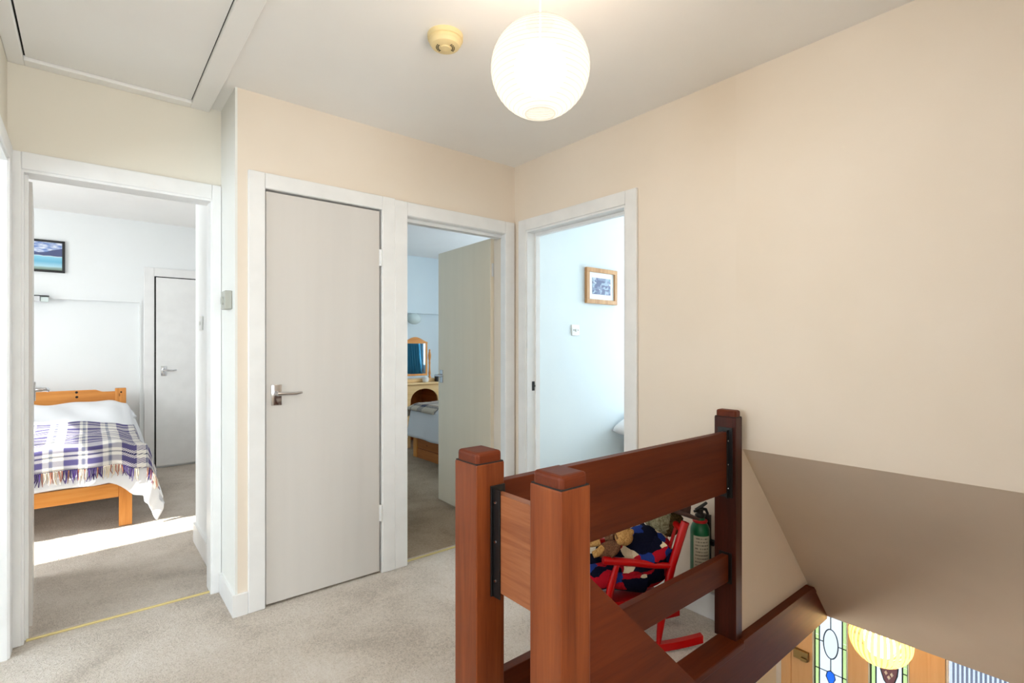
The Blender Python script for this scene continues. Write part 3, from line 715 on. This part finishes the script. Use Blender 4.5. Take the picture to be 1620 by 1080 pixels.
o = obj('duvet_cover', bm, WHITE_COTTON, dv); md = o.modifiers.new('thickness', 'SOLIDIFY'); md.thickness = .012; md.offset = 1
# throw
tw = root('plaid_throw', (-.4, 4.9, .5), 'purple, grey and cream checked wool throw with fringe across the pine bed', 'throw')
fnt = drape(.268, 4.424, .22, .175, .24, .12, .030, .8, -1.2, 5.36, oyc=.02)
bm = B(); grid(bm, fnt, 70, 50, lambda u, v: (-1.2+1.69*u, 1.11*v))
o = obj('throw_cloth', bm, THROW, tw); md = o.modifiers.new('thickness', 'SOLIDIFY'); md.thickness = .007; md.offset = 1
fr_mats = [Mat('fringe_purple', (70, 50, 110), .95).m, Mat('fringe_cream', (224, 210, 190), .95).m, Mat('fringe_rust', (170, 110, 90), .95).m]
bms = [B(), B(), B()]
for i in range(210):
    u = (i+.5)/210; a = -1.2+1.69*u
    if a < -.5 and i % 2: continue
    p = fnt(u, 1); ph = (a % .30)/.30
    k = 0 if (ph < .26 or .60 < ph < .84) else 1
    if random.random() < .22: k = 2
    L = .062+random.random()*.022; q = p+Vector((random.uniform(-.006, .006), -.006+random.uniform(-.004, .004), -L*.5)); s_ = p+Vector((random.uniform(-.012, .012), -.004+random.uniform(-.008, .006), -L))
    tube(bms[k], [p+Vector((0, -.006, .004)), q, s_], [.0032, .0034, .0015], 5)
for k in range(3):
    o = obj('fringe', bms[k], fr_mats[k], tw); o['kind'] = 'stuff'
# pillow peeking out
def pillow(name, c, r, label, mat, rz=0, ry=0):
    def f(d):
        return 1
    bm = B(); n = 28
    def fn(sgn):
        def g(u, v):
            a, b = 2*u-1, 2*v-1
            h = (1-a**4)**.5*(1-b**4)**.5 if abs(a) < 1 and abs(b) < 1 else 0
            pin = 1-.10*(1-abs(a))**2*abs(b)**3-.0
            pinx = 1-.06*(1-abs(b))**2
            p = Vector((a*r[0]*pinx, b*r[1]*pin, sgn*r[2]*h+.004*math.sin(9*a+5*b)*h))
            return Matrix.Rotation(rz, 3, 'Z') @ Matrix.Rotation(ry, 3, 'Y') @ p + Vector(c)
        return g
    grid(bm, fn(1), n, n); grid(bm, fn(-1), n, n); bmesh.ops.remove_doubles(bm, verts=bm.verts[:], dist=.0008)
    return tag(obj(name, bm, mat, smooth=True), label, 'pillow')
pillow('pillow', (.00, 5.93, .60), (.345, .19, .075), 'white pillow corner poking out by the pine headboard post', WHITE_COTTON)
# chrome wall lamp above bed
r = root('wall_lamp', (-.33, 6.30, 1.64), 'small chrome and frosted glass wall lamp under the lake picture', 'wall lamp')
bm = B(); box(bm, -.46, -.33, 6.23, 6.349, 1.642, 1.690, .003); obj('lamp_bracket', bm, CHROME, r)
bm = B(); box(bm, -.329, -.275, 6.24, 6.30, 1.640, 1.682, .004); obj('glass_shade', bm, SHADEG, r)
bm = B(); box(bm, -.47, -.27, 6.225, 6.30, 1.6905, 1.694); obj('top_plate', bm, BLACKP, r)

# ---------------------------------------------------------------- middle bedroom
dt = root('dressing_table', (3.4, 5.83, 0), 'pale pine dressing table with arched kneehole in the middle bedroom', 'dressing table')
bm = B(); box(bm, 2.955, 4.05, 5.575, 6.09, .762, .786, .006); obj('table_top', bm, PINE_PALE, dt)
poly = [(2.98, .0), (3.03, 0), (3.03, .52)]
for i in range(0, 17):
    a = PI-PI*i/16; poly.append((3.225+.195*math.cos(a), .535+.175*math.sin(a)**.8))
poly += [(3.42, .52), (3.42, 0), (3.47, 0), (3.47, .76), (2.98, .76)]
bm = B(); prism(bm, poly, 1, 5.60, 5.622); obj('arched_front', bm, PINE_PALE, dt)
for nm, q in (('side_panel', (2.98, 3.0, 5.622, 6.08, 0, .762)), ('side_panel', (3.45, 3.47, 5.622, 6.08, 0, .762)), ('side_panel', (4.02, 4.04, 5.6, 6.08, 0, .762)), ('back_panel', (3.0, 3.45, 6.06, 6.08, .0, .762))):
    bobj(nm, PINE_Y, dt, *q)
for k in range(3):
    bm = B(); box(bm, 3.475, 4.015, 5.595, 5.62, .06+.235*k, .28+.235*k, .004); o = obj('drawer', bm, PINE_PALE, dt)
    bm = B(); ball(bm, (3.745, 5.58, .17+.235*k), .016, 12, 8); obj('knob', bm, PINE_PALE, o, smooth=True)
mr = root('swing_mirror', (3.22, 5.80, .787), 'pine swing mirror with turned posts standing on the dressing table', 'mirror')
bm = B(); box(bm, 3.0, 3.47, 5.70, 5.90, .787, .826, .005); obj('mirror_base', bm, PINE_PALE, mr)
y0, y1 = 5.765, 5.785
mx0, mx1 = 3.02, 3.362
for a in ((mx0, mx0+.022, .862, 1.29), (mx1-.022, mx1, .862, 1.29), (mx0+.022, mx1-.022, .862, .886)):
    bm = B(); box(bm, a[0], a[1], y0, y1, a[2], a[3], .003); obj('frame_side', bm, PINE_Z, mr)
poly = [(mx0, 1.27), (mx1, 1.27)]
for i in range(17):
    t = i/16; poly.append((mx1-(mx1-mx0)*t, 1.290+.062*math.sin(PI*t)**1.6))
bm = B(); prism(bm, poly, 1, y0-.002, y1+.002); obj('frame_crest', bm, PINE_X, mr)
bm = B(); box(bm, mx0+.021, mx1-.021, 5.774, 5.778, .885, 1.272); obj('mirror_glass', bm, MIRROR, mr)
for x in (mx0-.035, mx1+.038):
    bm = B(); lathe(bm, [(.018, 0), (.018, .02), (.010, .03), (.016, .06), (.011, .10), (.009, .16), (.012, .20), (.009, .22), (.017, .26), (.019, .30), (.012, .335), (.008, .345), (.012, .36), (.004, .372)], x, 5.776, .826, 14); obj('turned_post', bm, PINE_Z, mr, smooth='auto')
r = root('small_pot', (3.24, 5.66, .786), 'small white pot on the dressing table', 'pot')
bm = B(); lathe(bm, [(.030, 0), (.038, .01), (.040, .045), (.038, .055), (.032, .056)], 3.27, 5.655, .7865, 24); obj('pot_body', bm, WPLAST, r, smooth='auto')
bm = B(); lathe(bm, [(.040, .0), (.040, .006), (.012, .010), (.010, .018)], 3.27, 5.655, .843, 24); obj('lid', bm, WPLAST, r, smooth='auto')
r = root('dark_trinket_box', (3.46, 5.66, .786), 'dark little trinket box at the right of the dressing table mirror', 'box')
bm = B(); box(bm, 3.42, 3.50, 5.63, 5.69, .7865, .832, .006); obj('box_body', bm, BLACKP, r)
bm = B(); box(bm, 3.418, 3.502, 5.628, 5.692, .8325, .846, .005); obj('lid', bm, BLACKP, r)
# globe wall lamp
r = root('globe_lamp', (3.325, 6.05, 1.6), 'pale round glass wall lamp above the dressing table mirror', 'wall lamp')
bm = B(); ball(bm, (3.325, 6.05, 1.60), (.098, .085, .074)); obj('globe', bm, SHADEG, r, smooth=True)
bm = B(); lathe(bm, [(.03, 0), (.03, .02)], 3.325, 6.158, 1.60, 16, Matrix.Rotation(PI/2, 4, 'X')); obj('wall_plate', bm, WPLAST, r)
# bed with drawers
mb = root('drawer_bed', (3.3, 4.2, 0), 'warm pine storage bed with drawers in the middle bedroom', 'bed')
bm = B(); box(bm, 2.82, 2.85, 5.07, 5.15, 0, .26, .003); obj('corner_post', bm, PINE_Z, mb)
bm = boxes((2.845, 3.80, 3.2, 5.14, .0, .255)); obj('base', bm, PINE_Y, mb)
for a in (3.22, 4.15):
    bm = B(); box(bm, 2.828, 2.846, a, a+.915, .115, .25, .003); obj('drawer', bm, PINE_Y, mb)
bm = B(); box(bm, 2.826, 2.846, 3.2, 5.07, .0, .105, .003); obj('plinth', bm, PINE_Y, mb)
cv = root('coverlet', (3.3, 4.2, .3), 'white quilted coverlet on the drawer bed', 'bedspread')
def cov(lift, x0, x1, y0, y1, drop, dropy):
    def fn(u, v):
        # u across from outer left hang to right, v along y from y0 to y1 + foot hang
        a = x0-drop+(x1-x0+drop)*u; b = y0+(y1+dropy-y0)*v
        dx = max(0, x0-a); dy = max(0, b-y1); d = math.hypot(dx, dy)
        X = max(a, x0)-.16*dx-.012*math.sin(14*b)*(min(1, dx/.2)); Y = min(b, y1)+.25*dy+.01*math.sin(20*a)*min(1, dy/.1)
        e = max(0, (x0+.10-a)/.10) if a > x0-1e-6 else 1
        z = .572+lift-d-.03*min(1, e)**2+.006*math.sin(9*a)*math.sin(7*b)
        return Vector((X-lift*(dx > 0), Y+lift*(dy > 0), z))
    return fn
bm = B(); grid(bm, cov(0, 2.80, 3.82, 3.1, 5.14, .30, .22), 50, 70); o = obj('coverlet_cloth', bm, QUILT, cv); md = o.modifiers.new('t', 'SOLIDIFY'); md.thickness = .012; md.offset = 1
bm = B(); box(bm, 2.85, 3.80, 3.2, 5.12, .257, .55, .05, 3); tag(obj('mattress', bm, QUILT, smooth=True), 'pale mattress beneath the coverlet of the drawer bed', 'mattress')
tb = root('tartan_throw', (3.3, 4.9, .58), 'brown and blue striped wool throw over the foot of the drawer bed', 'throw')
bm = B(); f2 = cov(.024, 2.80, 3.82, 4.62, 5.16, .04, .12)
grid(bm, f2, 40, 30, lambda u, v: (1.06*u, .66*v)); o = obj('throw_cloth', bm, THROW2, tb); md = o.modifiers.new('t', 'SOLIDIFY'); md.thickness = .008; md.offset = 1
# curtain
cu = root('teal_curtain', (4.62, 3.08, .72), 'teal pleated curtain seen in the dressing table mirror', 'curtain', 0, 'teal curtains of the middle bedroom window')
def cf_(u, v):
    z = 2.15-1.43*v; w = .50+.16*v**2; y = 2.80+w*u
    return Vector((4.62+.028*math.sin(u*44+.6*math.sin(5*v)), y, z))
bm = B(); grid(bm, cf_, 110, 12); o = obj('curtain_cloth', bm, TEAL, cu); md = o.modifiers.new('t', 'SOLIDIFY'); md.thickness = .003
bm = B(); tube(bm, [(4.62, 2.80, 2.17), (4.62, 5.1, 2.17)], .012, 10); obj('curtain_rail', bm, WPLAST, cu, smooth=True)
cu2 = root('teal_curtain', (4.62, 5.0, .72), 'teal pleated curtain on the far side of the middle bedroom window', 'curtain', 0, 'teal curtains of the middle bedroom window')
bm = B(); grid(bm, lambda u, v: cf_(1-u, v)+Vector((0, 2.05, 0)) if True else None, 80, 8); o = obj('curtain_cloth', bm, TEAL, cu2); md = o.modifiers.new('t', 'SOLIDIFY'); md.thickness = .003

# ---------------------------------------------------------------- right bedroom: bed end with pillow
rb = root('divan_bed', (4.3, 2.3, 0), 'pale divan bed in the right bedroom mostly hidden by the doorway', 'bed')
bm = B(); box(bm, 3.47, 5.1, 1.75, 2.70, .02, .40, .02); obj('divan_base', bm, QUILT, rb)
bm = B(); box(bm, 3.46, 5.11, 1.75, 2.70, .402, .52, .04, 3); obj('mattress', bm, WHITE_COTTON, rb, smooth=True)
pillow('pillow', (3.64, 2.53, .635), (.33, .20, .08), 'white pillow tip showing at the right doorway edge', WHITE_COTTON, 0, -.28)

# ---------------------------------------------------------------- rocking chair (near side plane through N, facing f)
N = Vector((1.935, 1.125, 0)); ang = math.atan2(.54, -.842)
ch = root('rocking_chair', N, 'small glossy red wooden rocking chair behind the railing', 'rocking chair', rz=ang)
# local axes: +x = forward, +y = to chair's left when ... away side is local -y
def L(s, w, z): return Vector((s, -w, z))
WCH = .215
def lp(name, pts, rad, n=12, parent=None): 
    bm = B(); tube(bm, [L(*p) for p in pts], rad, n); return obj(name, bm, RED, parent or ch, world=False, smooth='auto')
for w in (0, WCH):
    bm = B(); n = 14
    pr_ = []
    for i in range(n+1):
        s = -.005+.52*i/n; z = .003+.40*((s-.25)**2)
        pr_.append((s, z))
    top = [(s, z+.030) for s, z in pr_[::-1]]
    prism(bm, [(s, z) for s, z in pr_]+top, 1, -w-.013, -w+.013)
    obj('rocker', bm, RED, ch, world=False)
    lp('back_post', [(.180, w, .032), (.175, w, .08), (.165, w, .14), (.145, w, .25), (.122, w, .35), (.066, w, .522)], [.009, .013, .015, .015, .016, .0165])
    lp('front_leg', [(.405, w, .028), (.400, w, .12), (.392, w, .22), (.372, w, .30), (.350, w, .375)], [.010, .015, .016, .015, .009])
    lp('arm', [(.118, w, .345), (.20, w, .352), (.28, w, .366), (.36, w, .376), (.412, w, .382)], [.011, .014, .0155, .016, .0165])
bm = B(); prism(bm, [(.15, -.012), (.40, -.012), (.40, -WCH+.012), (.15, -WCH+.012)], 2, .185, .205); obj('seat', bm, RED, ch, world=False)
lp('stretcher', [(.40, 0, .13), (.40, WCH, .13)], .009); lp('stretcher', [(.168, 0, .12), (.168, WCH, .12)], .009)
lp('stretcher', [(.162, 0, .158), (.398, 0, .168)], .010); lp('stretcher', [(.162, WCH, .158), (.398, WCH, .168)], .010)
lp('back_slat', [(.082, 0, .492), (.075, WCH/2, .492), (.082, WCH, .492)], .014)
lp('back_slat', [(.128, 0, .335), (.128, WCH, .335)], .010)
for k in (1, 2, 3):
    lp('spindle', [(.128, WCH*k/4, .335), (.080, WCH*k/4, .49)], .007, 8)

# ---------------------------------------------------------------- dressed doll seated in the chair
dl = root('dressed_doll', tuple(N), 'soft doll in patterned navy and red jumper and brown hat on the red chair', 'doll', rz=ang)
def dpart(name, mat, fn, par=None):
    bm = B(); fn(bm); return obj(name, bm, mat, par or dl, world=False, smooth='auto')
Wc = WCH/2
def torso(bm):
    ball(bm, L(.20, Wc, .345), (.125, .093, .130), 28, 18, Matrix.Rotation(-.35, 3, 'Y'))
dpart('jumper', KNIT, torso)
dpart('sleeve', KNIT, lambda bm: tube(bm, [L(.14, .045, .42), L(.20, .035, .36), L(.30, .045, .33), L(.37, .06, .34)], [.045, .045, .038, .030], 16))
dpart('sleeve', KNIT, lambda bm: tube(bm, [L(.14, .19, .42), L(.22, .195, .36), L(.32, .17, .35), L(.38, .15, .36)], [.045, .045, .038, .030], 16))
dpart('trouser_leg', KNIT, lambda bm: tube(bm, [L(.22, .065, .265), L(.38, .06, .295), L(.49, .055, .285), L(.555, .055, .21), L(.57, .055, .12)], [.05, .052, .052, .048, .042], 16))
dpart('trouser_leg', KNIT, lambda bm: tube(bm, [L(.22, .15, .265), L(.38, .155, .295), L(.49, .16, .285), L(.555, .16, .21), L(.57, .16, .12)], [.05, .052, .052, .048, .042], 16))
hd = dpart('head', FACE, lambda bm: ball(bm, L(.115, Wc+.01, .492), (.062, .055, .060), 22, 14))
dpart('nose', FACE, lambda bm: ball(bm, L(.178, Wc+.01, .485), .012, 10, 8), hd)
for q in (-.02, .02): dpart('eye', DARK, lambda bm: ball(bm, L(.168, Wc+.01+q, .505), .006, 8, 6), hd)
dpart('hair', HAIR, lambda bm: ball(bm, L(.085, Wc+.01, .485), (.060, .058, .062), 20, 12, None, lambda d: 1+.06*math.sin(9*d.x+14*d.z)), hd)
ht = dpart('hat', HAT, lambda bm: lathe(bm, [(.0785, -.006), (.098, .000), (.099, .005), (.075, .010), (.056, .012), (.054, .035), (.048, .06), (.030, .068), (.005, .066)], 0, 0, 0, 30, Matrix.Rotation(-.34, 3, 'Y') @ Matrix.Rotation(.16, 3, 'X')))
ht.location = L(.060, Wc-.01, .530)
# teddy lying on the doll's lap
td = root('teddy_bear', tuple(N), 'small golden brown teddy bear lying on the patterned jumper', 'teddy bear', rz=ang)
def tpart(name, mat, fn, par=None):
    bm = B(); fn(bm); return obj(name, bm, mat, par or td, world=False, smooth='auto')
TO = L(.335, .040, .432)
h_ = tpart('head', TEDDY, lambda bm: ball(bm, TO+Vector((-.02, .01, .028)), (.037, .035, .034), 20, 14))
tpart('ear', TEDDY, lambda bm: ball(bm, TO+Vector((-.046, .024, .052)), (.012, .008, .013), 10, 8), h_)
tpart('ear', TEDDY, lambda bm: ball(bm, TO+Vector((-.046, -.018, .055)), (.012, .008, .013), 10, 8), h_)
tpart('muzzle', TEDDY, lambda bm: ball(bm, TO+Vector((.002, .035, .020)), (.017, .016, .014), 12, 8), h_)
tpart('body', TEDDY2, lambda bm: ball(bm, TO+Vector((.045, .012, -.018)), (.052, .034, .030), 20, 12, Matrix.Rotation(.35, 3, 'Y')))
tpart('arm', TEDDY2, lambda bm: tube(bm, [TO+Vector((.01, .03, .005)), TO+Vector((.03, .045, -.015)), TO+Vector((.05, .048, -.03))], [.013, .013, .012], 10))
tpart('arm', TEDDY2, lambda bm: tube(bm, [TO+Vector((.01, -.03, .01)), TO+Vector((.04, -.045, .0))], [.013, .012], 10))
tpart('leg', TEDDY, lambda bm: tube(bm, [TO+Vector((.07, .02, -.01)), TO+Vector((.10, .03, -.025)), TO+Vector((.115, .03, -.03))], [.016, .015, .013], 10))
tpart('leg', TEDDY, lambda bm: tube(bm, [TO+Vector((.07, -.02, -.0)), TO+Vector((.115, -.03, -.01))], [.016, .013], 10))
tpart('scarf', TEDDY2, lambda bm: tube(bm, [TO+Vector((.010, .033*math.cos(a*PI/6), .012+.028*math.sin(a*PI/6))) for a in range(13)], .006, 8, False))
# second soft toy, beige, beyond the teddy
st2 = root('woolly_toy_dog', tuple(N), 'beige woolly soft toy beside the teddy on the red chair', 'soft toy', rz=ang)
def spart(name, mat, fn):
    bm = B(); fn(bm); return obj(name, bm, mat, st2, world=False, smooth='auto')
SO = L(.45, .15, .43)
spart('body', BEIGE, lambda bm: ball(bm, SO, (.070, .035, .034), 20, 12))
spart('head', BEIGE, lambda bm: ball(bm, SO+Vector((-.085, .0, .024)), (.032, .030, .028), 18, 12))
spart('muzzle', BEIGE, lambda bm: ball(bm, SO+Vector((-.095, .030, .015)), (.015, .018, .013), 12, 8))
spart('paw', WHITE_COTTON, lambda bm: ball(bm, SO+Vector((-.035, .045, -.01)), (.016, .014, .014), 12, 8))
spart('paw', WHITE_COTTON, lambda bm: ball(bm, SO+Vector((.04, .042, -.02)), (.016, .014, .014), 12, 8))
spart('ear', BEIGE, lambda bm: ball(bm, SO+Vector((-.088, -.022, .048)), (.012, .008, .018), 10, 8))

# ---------------------------------------------------------------- fire extinguisher on the right wall
ex, ey = 2.128, 1.240
r = root('fire_extinguisher', (ex, ey, .14), 'green fire extinguisher with black handle and printed label beside the end newel', 'fire extinguisher')
bm = B(); lathe(bm, [(.030, .14), (.040, .145), (.0425, .155), (.0425, .405), (.041, .42), (.034, .438), (.022, .450), (.020, .468)], ex, ey, 0, 32); o = obj('cylinder', bm, GREEN, r, smooth='auto')
def label_mat():
    a = Mat('printed_paper_label', (196, 188, 164), .6); tc = a.new('ShaderNodeTexCoord'); sp = a.new('ShaderNodeSeparateXYZ'); a.l(tc.outputs['UV'], sp.inputs[0])
    row = a.math('FRACT', a.math('MULTIPLY', sp.outputs[1], 16)); line = a.math('LESS_THAN', row, .42)
    n = a.noise(a.coord((26, 1, 1), 'UV'), 1.0, 2); n2 = a.new('ShaderNodeTexNoise'); n2.inputs['Scale'].default_value = 1
    fl = a.math('FLOOR', a.math('MULTIPLY', sp.outputs[1], 16)); cb = a.new('ShaderNodeCombineXYZ'); a.l(a.math('MULTIPLY', sp.outputs[0], 34), cb.inputs[0]); a.l(a.math('MULTIPLY', fl, 3.7), cb.inputs[1]); a.l(cb.outputs[0], n2.inputs['Vector'])
    ink = a.math('MULTIPLY', line, a.math('GREATER_THAN', n2.outputs[0], .46))
    ab = a.math('LESS_THAN', a.math('ABSOLUTE', a.math('SUBTRACT', sp.outputs[0], .5)), .40); ink = a.math('MULTIPLY', ink, ab)
    m = a.new('ShaderNodeMix', data_type='RGBA'); a.l(a.math('MULTIPLY', ink, .7), m.inputs['Factor']); m.inputs['A'].default_value = srgb(200, 192, 168); m.inputs['B'].default_value = srgb(70, 66, 60)
    a.base(m.outputs['Result']); return a.m
ca = math.atan2(-ey, -ex)+.12
bm = B(); grid(bm, lambda u, v: Vector((ex+.0432*math.cos(ca-.80+1.75*u), ey+.0432*math.sin(ca-.80+1.75*u), .16+.235*v)), 20, 2, lambda u, v: (u, v)); obj('label', bm, label_mat(), o, smooth=True)
bm = B(); lathe(bm, [(.030, .447), (.032, .449), (.032, .456), (.024, .458)], ex, ey, 0, 24); obj('red_collar', bm, REDP, o, smooth='auto')
bm = B(); lathe(bm, [(.018, .468), (.022, .472), (.022, .480), (.014, .486), (.014, .505)], ex, ey, 0, 20); tube(bm, [(ex, ey, .495), (ex-.028, ey+.012, .497)], .006, 8); obj('valve', bm, BLACKP, r, smooth='auto')
DX, DY = .80, -.60
def hp(s, z): return Vector((ex+DX*s*.6, ey+DY*s*.6-.0, z))
bm = B(); tube(bm, [hp(-.035, .500), hp(.0, .512), hp(.045, .530), hp(.052, .534)], [.007, .008, .007, .006], 8); obj('top_lever', bm, BLACKP, r, smooth='auto')
bm = B(); tube(bm, [hp(-.02, .495), hp(.02, .505), hp(.045, .502), hp(.058, .485), hp(.058, .463)], [.007, .008, .007, .006, .006], 8); obj('carry_handle', bm, BLACKP, r, smooth='auto')
bm = B(); box(bm, 2.17, 2.189, ey-.02, ey+.02, .15, .47); box(bm, 2.165, 2.189, ey-.045, ey+.045, .34, .36); obj('wall_bracket', bm, BLACKP, r)

# ---------------------------------------------------------------- downstairs: front door, sidelight, pendant
fd = root('door_8', (XD, 1.2, -2.63), 'tan front door downstairs with two tall leaded stained glass panels', 'door', kind='structure')
y_l, y_r = 1.63, .80         # door edges (left in the photo = larger y)
P1 = (1.257, 1.484); P2 = (.911, 1.137); zt, zb = -.66, -1.62
def fbox(nm, mat, y0, y1, z0, z1, x0=XD-.022, x1=XD+.022, par=fd, bev=.002):
    bm = B(); box(bm, x0, x1, y0, y1, z0, z1, bev); return obj(nm, bm, mat, par)
fbox('stile', HALLWOOD, P1[1], y_l, -2.62, -.50); fbox('stile', HALLWOOD, P2[1], P1[0], zb, zt); fbox('stile', HALLWOOD, y_r, P2[0], -2.62, -.50)
fbox('top_rail', HALLWOOD, P2[0], P1[1], zt, -.50); fbox('bottom_rail', HALLWOOD, P2[0], P1[1], -2.62, zb)
fbox('door_frame', HALLWOOD, y_l, y_l+.07, -2.63, -.42, XD-.03, XD+.06); fbox('door_frame', HALLWOOD, y_r-.07, y_r, -2.63, -.42, XD-.03, XD+.06)
fbox('door_frame', HALLWOOD, y_r, y_l, -.49, -.42, XD-.03, XD+.06)
fbox('architrave', TRIM, y_l+.07, y_l+.12, -2.63, -.38, XD, XD+.019)
# night latch
o = fbox('night_latch', BRASS, 1.505, 1.605, -1.075, -1.010, XD-.05, XD-.022)
fbox('latch_knob', BRASS, 1.508, 1.55, -1.072, -1.050, XD-.064, XD-.05, par=o)
def stained(Y0, Y1, design):
    pn = fbox('panel_bead', WPLAST, Y0, Y0+.008, zb, zt, XD-.024, XD+.0)
    def pane_o(mat, poly, x=XD):
        bm = B(); prism(bm, poly, 0, x-.002, x+.002); return obj('glass_piece', bm, mat, pn)
    def came(pts, r_=.0035):
        bm = B(); tube(bm, [(XD-.003, a, b) for a, b in pts], r_, 6); return obj('lead_came', bm, LEAD, pn)
    fbox('panel_bead', WPLAST, Y1-.008, Y1, zb, zt, XD-.024, XD+.0)
    a, b = Y0+.008, Y1-.008; g = .030; yc = (a+b)/2
    for s0, s1 in ((a+.004, a+g), (b-g, b-.004)):
        zs = [zt, -.86, -1.10, -1.34, zb]
        for z1, z0 in zip(zs, zs[1:]): pane_o(G_GREEN, [(s0, z0+.002), (s1, z0+.002), (s1, z1-.002), (s0, z1-.002)])
    for y in (a+.003, a+g+.002, b-g-.002, b-.003): came([(y, zb), (y, zt)], .0045)
    i0, i1 = a+g+.003, b-g-.003
    if design == 0:
        oz, ry, rz_ = -.895, .047, .105
        N_ = 28; el = [(yc+ry*math.cos(2*PI*k/N_), oz+rz_*math.sin(2*PI*k/N_)) for k in range(N_)]
        # white field split either side of the oval
        right = [(yc, zt), (yc, oz+rz_)]+[el[k % N_] for k in range(N_//4-1, -N_//4, -1)]+[(yc, oz-rz_), (yc, -1.10), (i1, -1.10), (i1, zt)]
        left = [(yc, zt), (yc, oz+rz_)]+[el[k % N_] for k in range(N_//4+1, 3*N_//4)]+[(yc, oz-rz_), (yc, -1.10), (i0, -1.10), (i0, zt)]
        pane_o(G_WHITE, right); pane_o(G_WHITE, left); pane_o(G_OVAL, el)
        came(el+[el[0]], .004); came([(yc, zt), (yc, oz+rz_)]); came([(yc, oz-rz_), (yc, -1.09)])
        came([(a, oz), (yc-ry, oz)]); came([(yc+ry, oz), (b, oz)])
        came([(a, -1.10), (i0, -1.10)]); came([(b, -1.10), (i1, -1.10)])
        # blue motif
        bl = [(yc, -1.085), (yc+.022, -1.10), (yc+.030, -1.135), (yc, -1.20), (yc-.030, -1.135), (yc-.022, -1.10)]
        pane_o(G_BLUE, bl); came(bl+[bl[0]], .003)
        pane_o(G_WHITE, [(i0, -1.10), (yc-.022, -1.10), (yc-.030, -1.135), (yc, -1.20), (yc, zb), (i0, zb)]); pane_o(G_WHITE, [(i1, -1.10), (yc+.022, -1.10), (yc+.030, -1.135), (yc, -1.20), (yc, zb), (i1, zb)])
        came([(i0, -1.10), (yc-.022, -1.10)], .003); came([(i1, -1.10), (yc+.022, -1.10)], .003)
    else:
        dz = -.90; pl = [(yc-.050, dz+.02), (yc-.046, dz-.03), (yc-.028, dz-.09), (yc, dz-.125), (yc+.028, dz-.09), (yc+.046, dz-.03), (yc+.050, dz+.02)]
        pane_o(G_PLUM, pl); came(pl+[pl[0]], .0035)
        pane_o(G_WHITE, [(i0, zt), (i0, zb), (yc, zb), (yc, dz-.125)]+pl[2::-1]+[(yc-.05, zt)]); pane_o(G_WHITE, [(i1, zt), (i1, zb), (yc, zb), (yc, dz-.125)]+pl[4:]+[(yc+.05, zt)])
        pane_o(G_WHITE, [(yc-.05, dz+.022), (yc+.05, dz+.022), (yc+.05, zt), (yc-.05, zt)])
        for q in (-.016, .016):
            pane_o(TRIM, [(yc+q, dz-.02), (yc+q+.010, dz-.035), (yc+q, dz-.05), (yc+q-.010, dz-.035)], XD-.006)
        pane_o(TRIM, [(yc, dz-.045), (yc+.010, dz-.06), (yc, dz-.075), (yc-.010, dz-.06)], XD-.006)
        came([(a, dz), (i0, dz)]); came([(b, dz-.0), (i1, dz)])
stained(*P1, 0); stained(*P2, 1)
# ribbed sidelight
sg = root('window_5', (XD, .4, -2.63), 'reeded glass sidelight beside the front door downstairs', 'window', kind='structure')
fbox('window_frame', TRIM, y_r-.085, y_r-.07, -2.63, -.42, XD-.02, XD+.03, par=sg); fbox('window_frame', TRIM, .02, .06, -2.63, -.42, XD-.02, XD+.03, par=sg); fbox('window_frame', TRIM, .06, y_r-.085, -.47, -.42, XD-.02, XD+.03, par=sg)
fbox('window_frame', TRIM, .06, y_r-.085, -2.63, -2.0, XD-.02, XD+.03, par=sg)
G_REED = pane('reeded_glass', (240, 244, 252), .2)
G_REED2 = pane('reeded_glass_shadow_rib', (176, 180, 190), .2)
y = .06; k = 0
while y < y_r-.09:
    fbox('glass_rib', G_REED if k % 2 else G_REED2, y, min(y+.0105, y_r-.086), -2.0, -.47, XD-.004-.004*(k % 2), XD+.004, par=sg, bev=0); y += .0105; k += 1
# porch beyond the front door, low dark hedge and path to break the sky
struct('floor.006', boxes((4.24, 9, -3, 5, -2.75, -2.65)), Mat('pale_path_paving', (236, 236, 234), .9).m, 'paved path outside the front door', 'path')
# pendant with veneer strips
PX, PY, PZ, PR = 3.50, .915, -.435, .152
pd = root('veneer_pendant', (PX, PY, PZ), 'glowing slatted wood veneer globe pendant downstairs in the hall', 'pendant lamp')
bm = B(); lathe(bm, [(.005, -.10), (.055, -.085), (.080, -.03), (.080, .05), (.04, .10), (.01, .12)], PX, PY, PZ, 24); obj('inner_diffuser', bm, GLOW, pd, smooth=True)
def strip(r0, wd):
    bm = B(); n = 16; vs = []
    for i in range(n+1):
        th = .14+(PI-.34)*i/n; rr = r0*math.sin(th); z = -r0*.98*math.cos(th)
        w = wd*(.25+.75*math.sin(th)); vs.append((bm.verts.new((rr, -w/2, z)), bm.verts.new((rr+.002, w/2, z))))
    for p, q in zip(vs, vs[1:]): bm.faces.new((p[0], p[1], q[1], q[0]))
    return bm
proto = None
NS = 32
for k in range(NS):
    if proto is None:
        proto = obj('veneer_strip', strip(PR, .019), SLAT, pd, world=False, smooth=True); o = proto
    else:
        o = proto.copy(); C.objects.link(o); o.parent = pd
    o.rotation_euler = (0, .0, 2*PI*k/NS)
bm = B(); tube(bm, [(PX, PY, PZ+.12), (PX, PY, SL)], .003, 8); obj('cord', bm, WPLAST, pd)
bm = B(); lathe(bm, [(.03, -PR*.98), (.034, -PR*.96)], PX, PY, PZ, 20); obj('bottom_ring', bm, SLAT, pd)
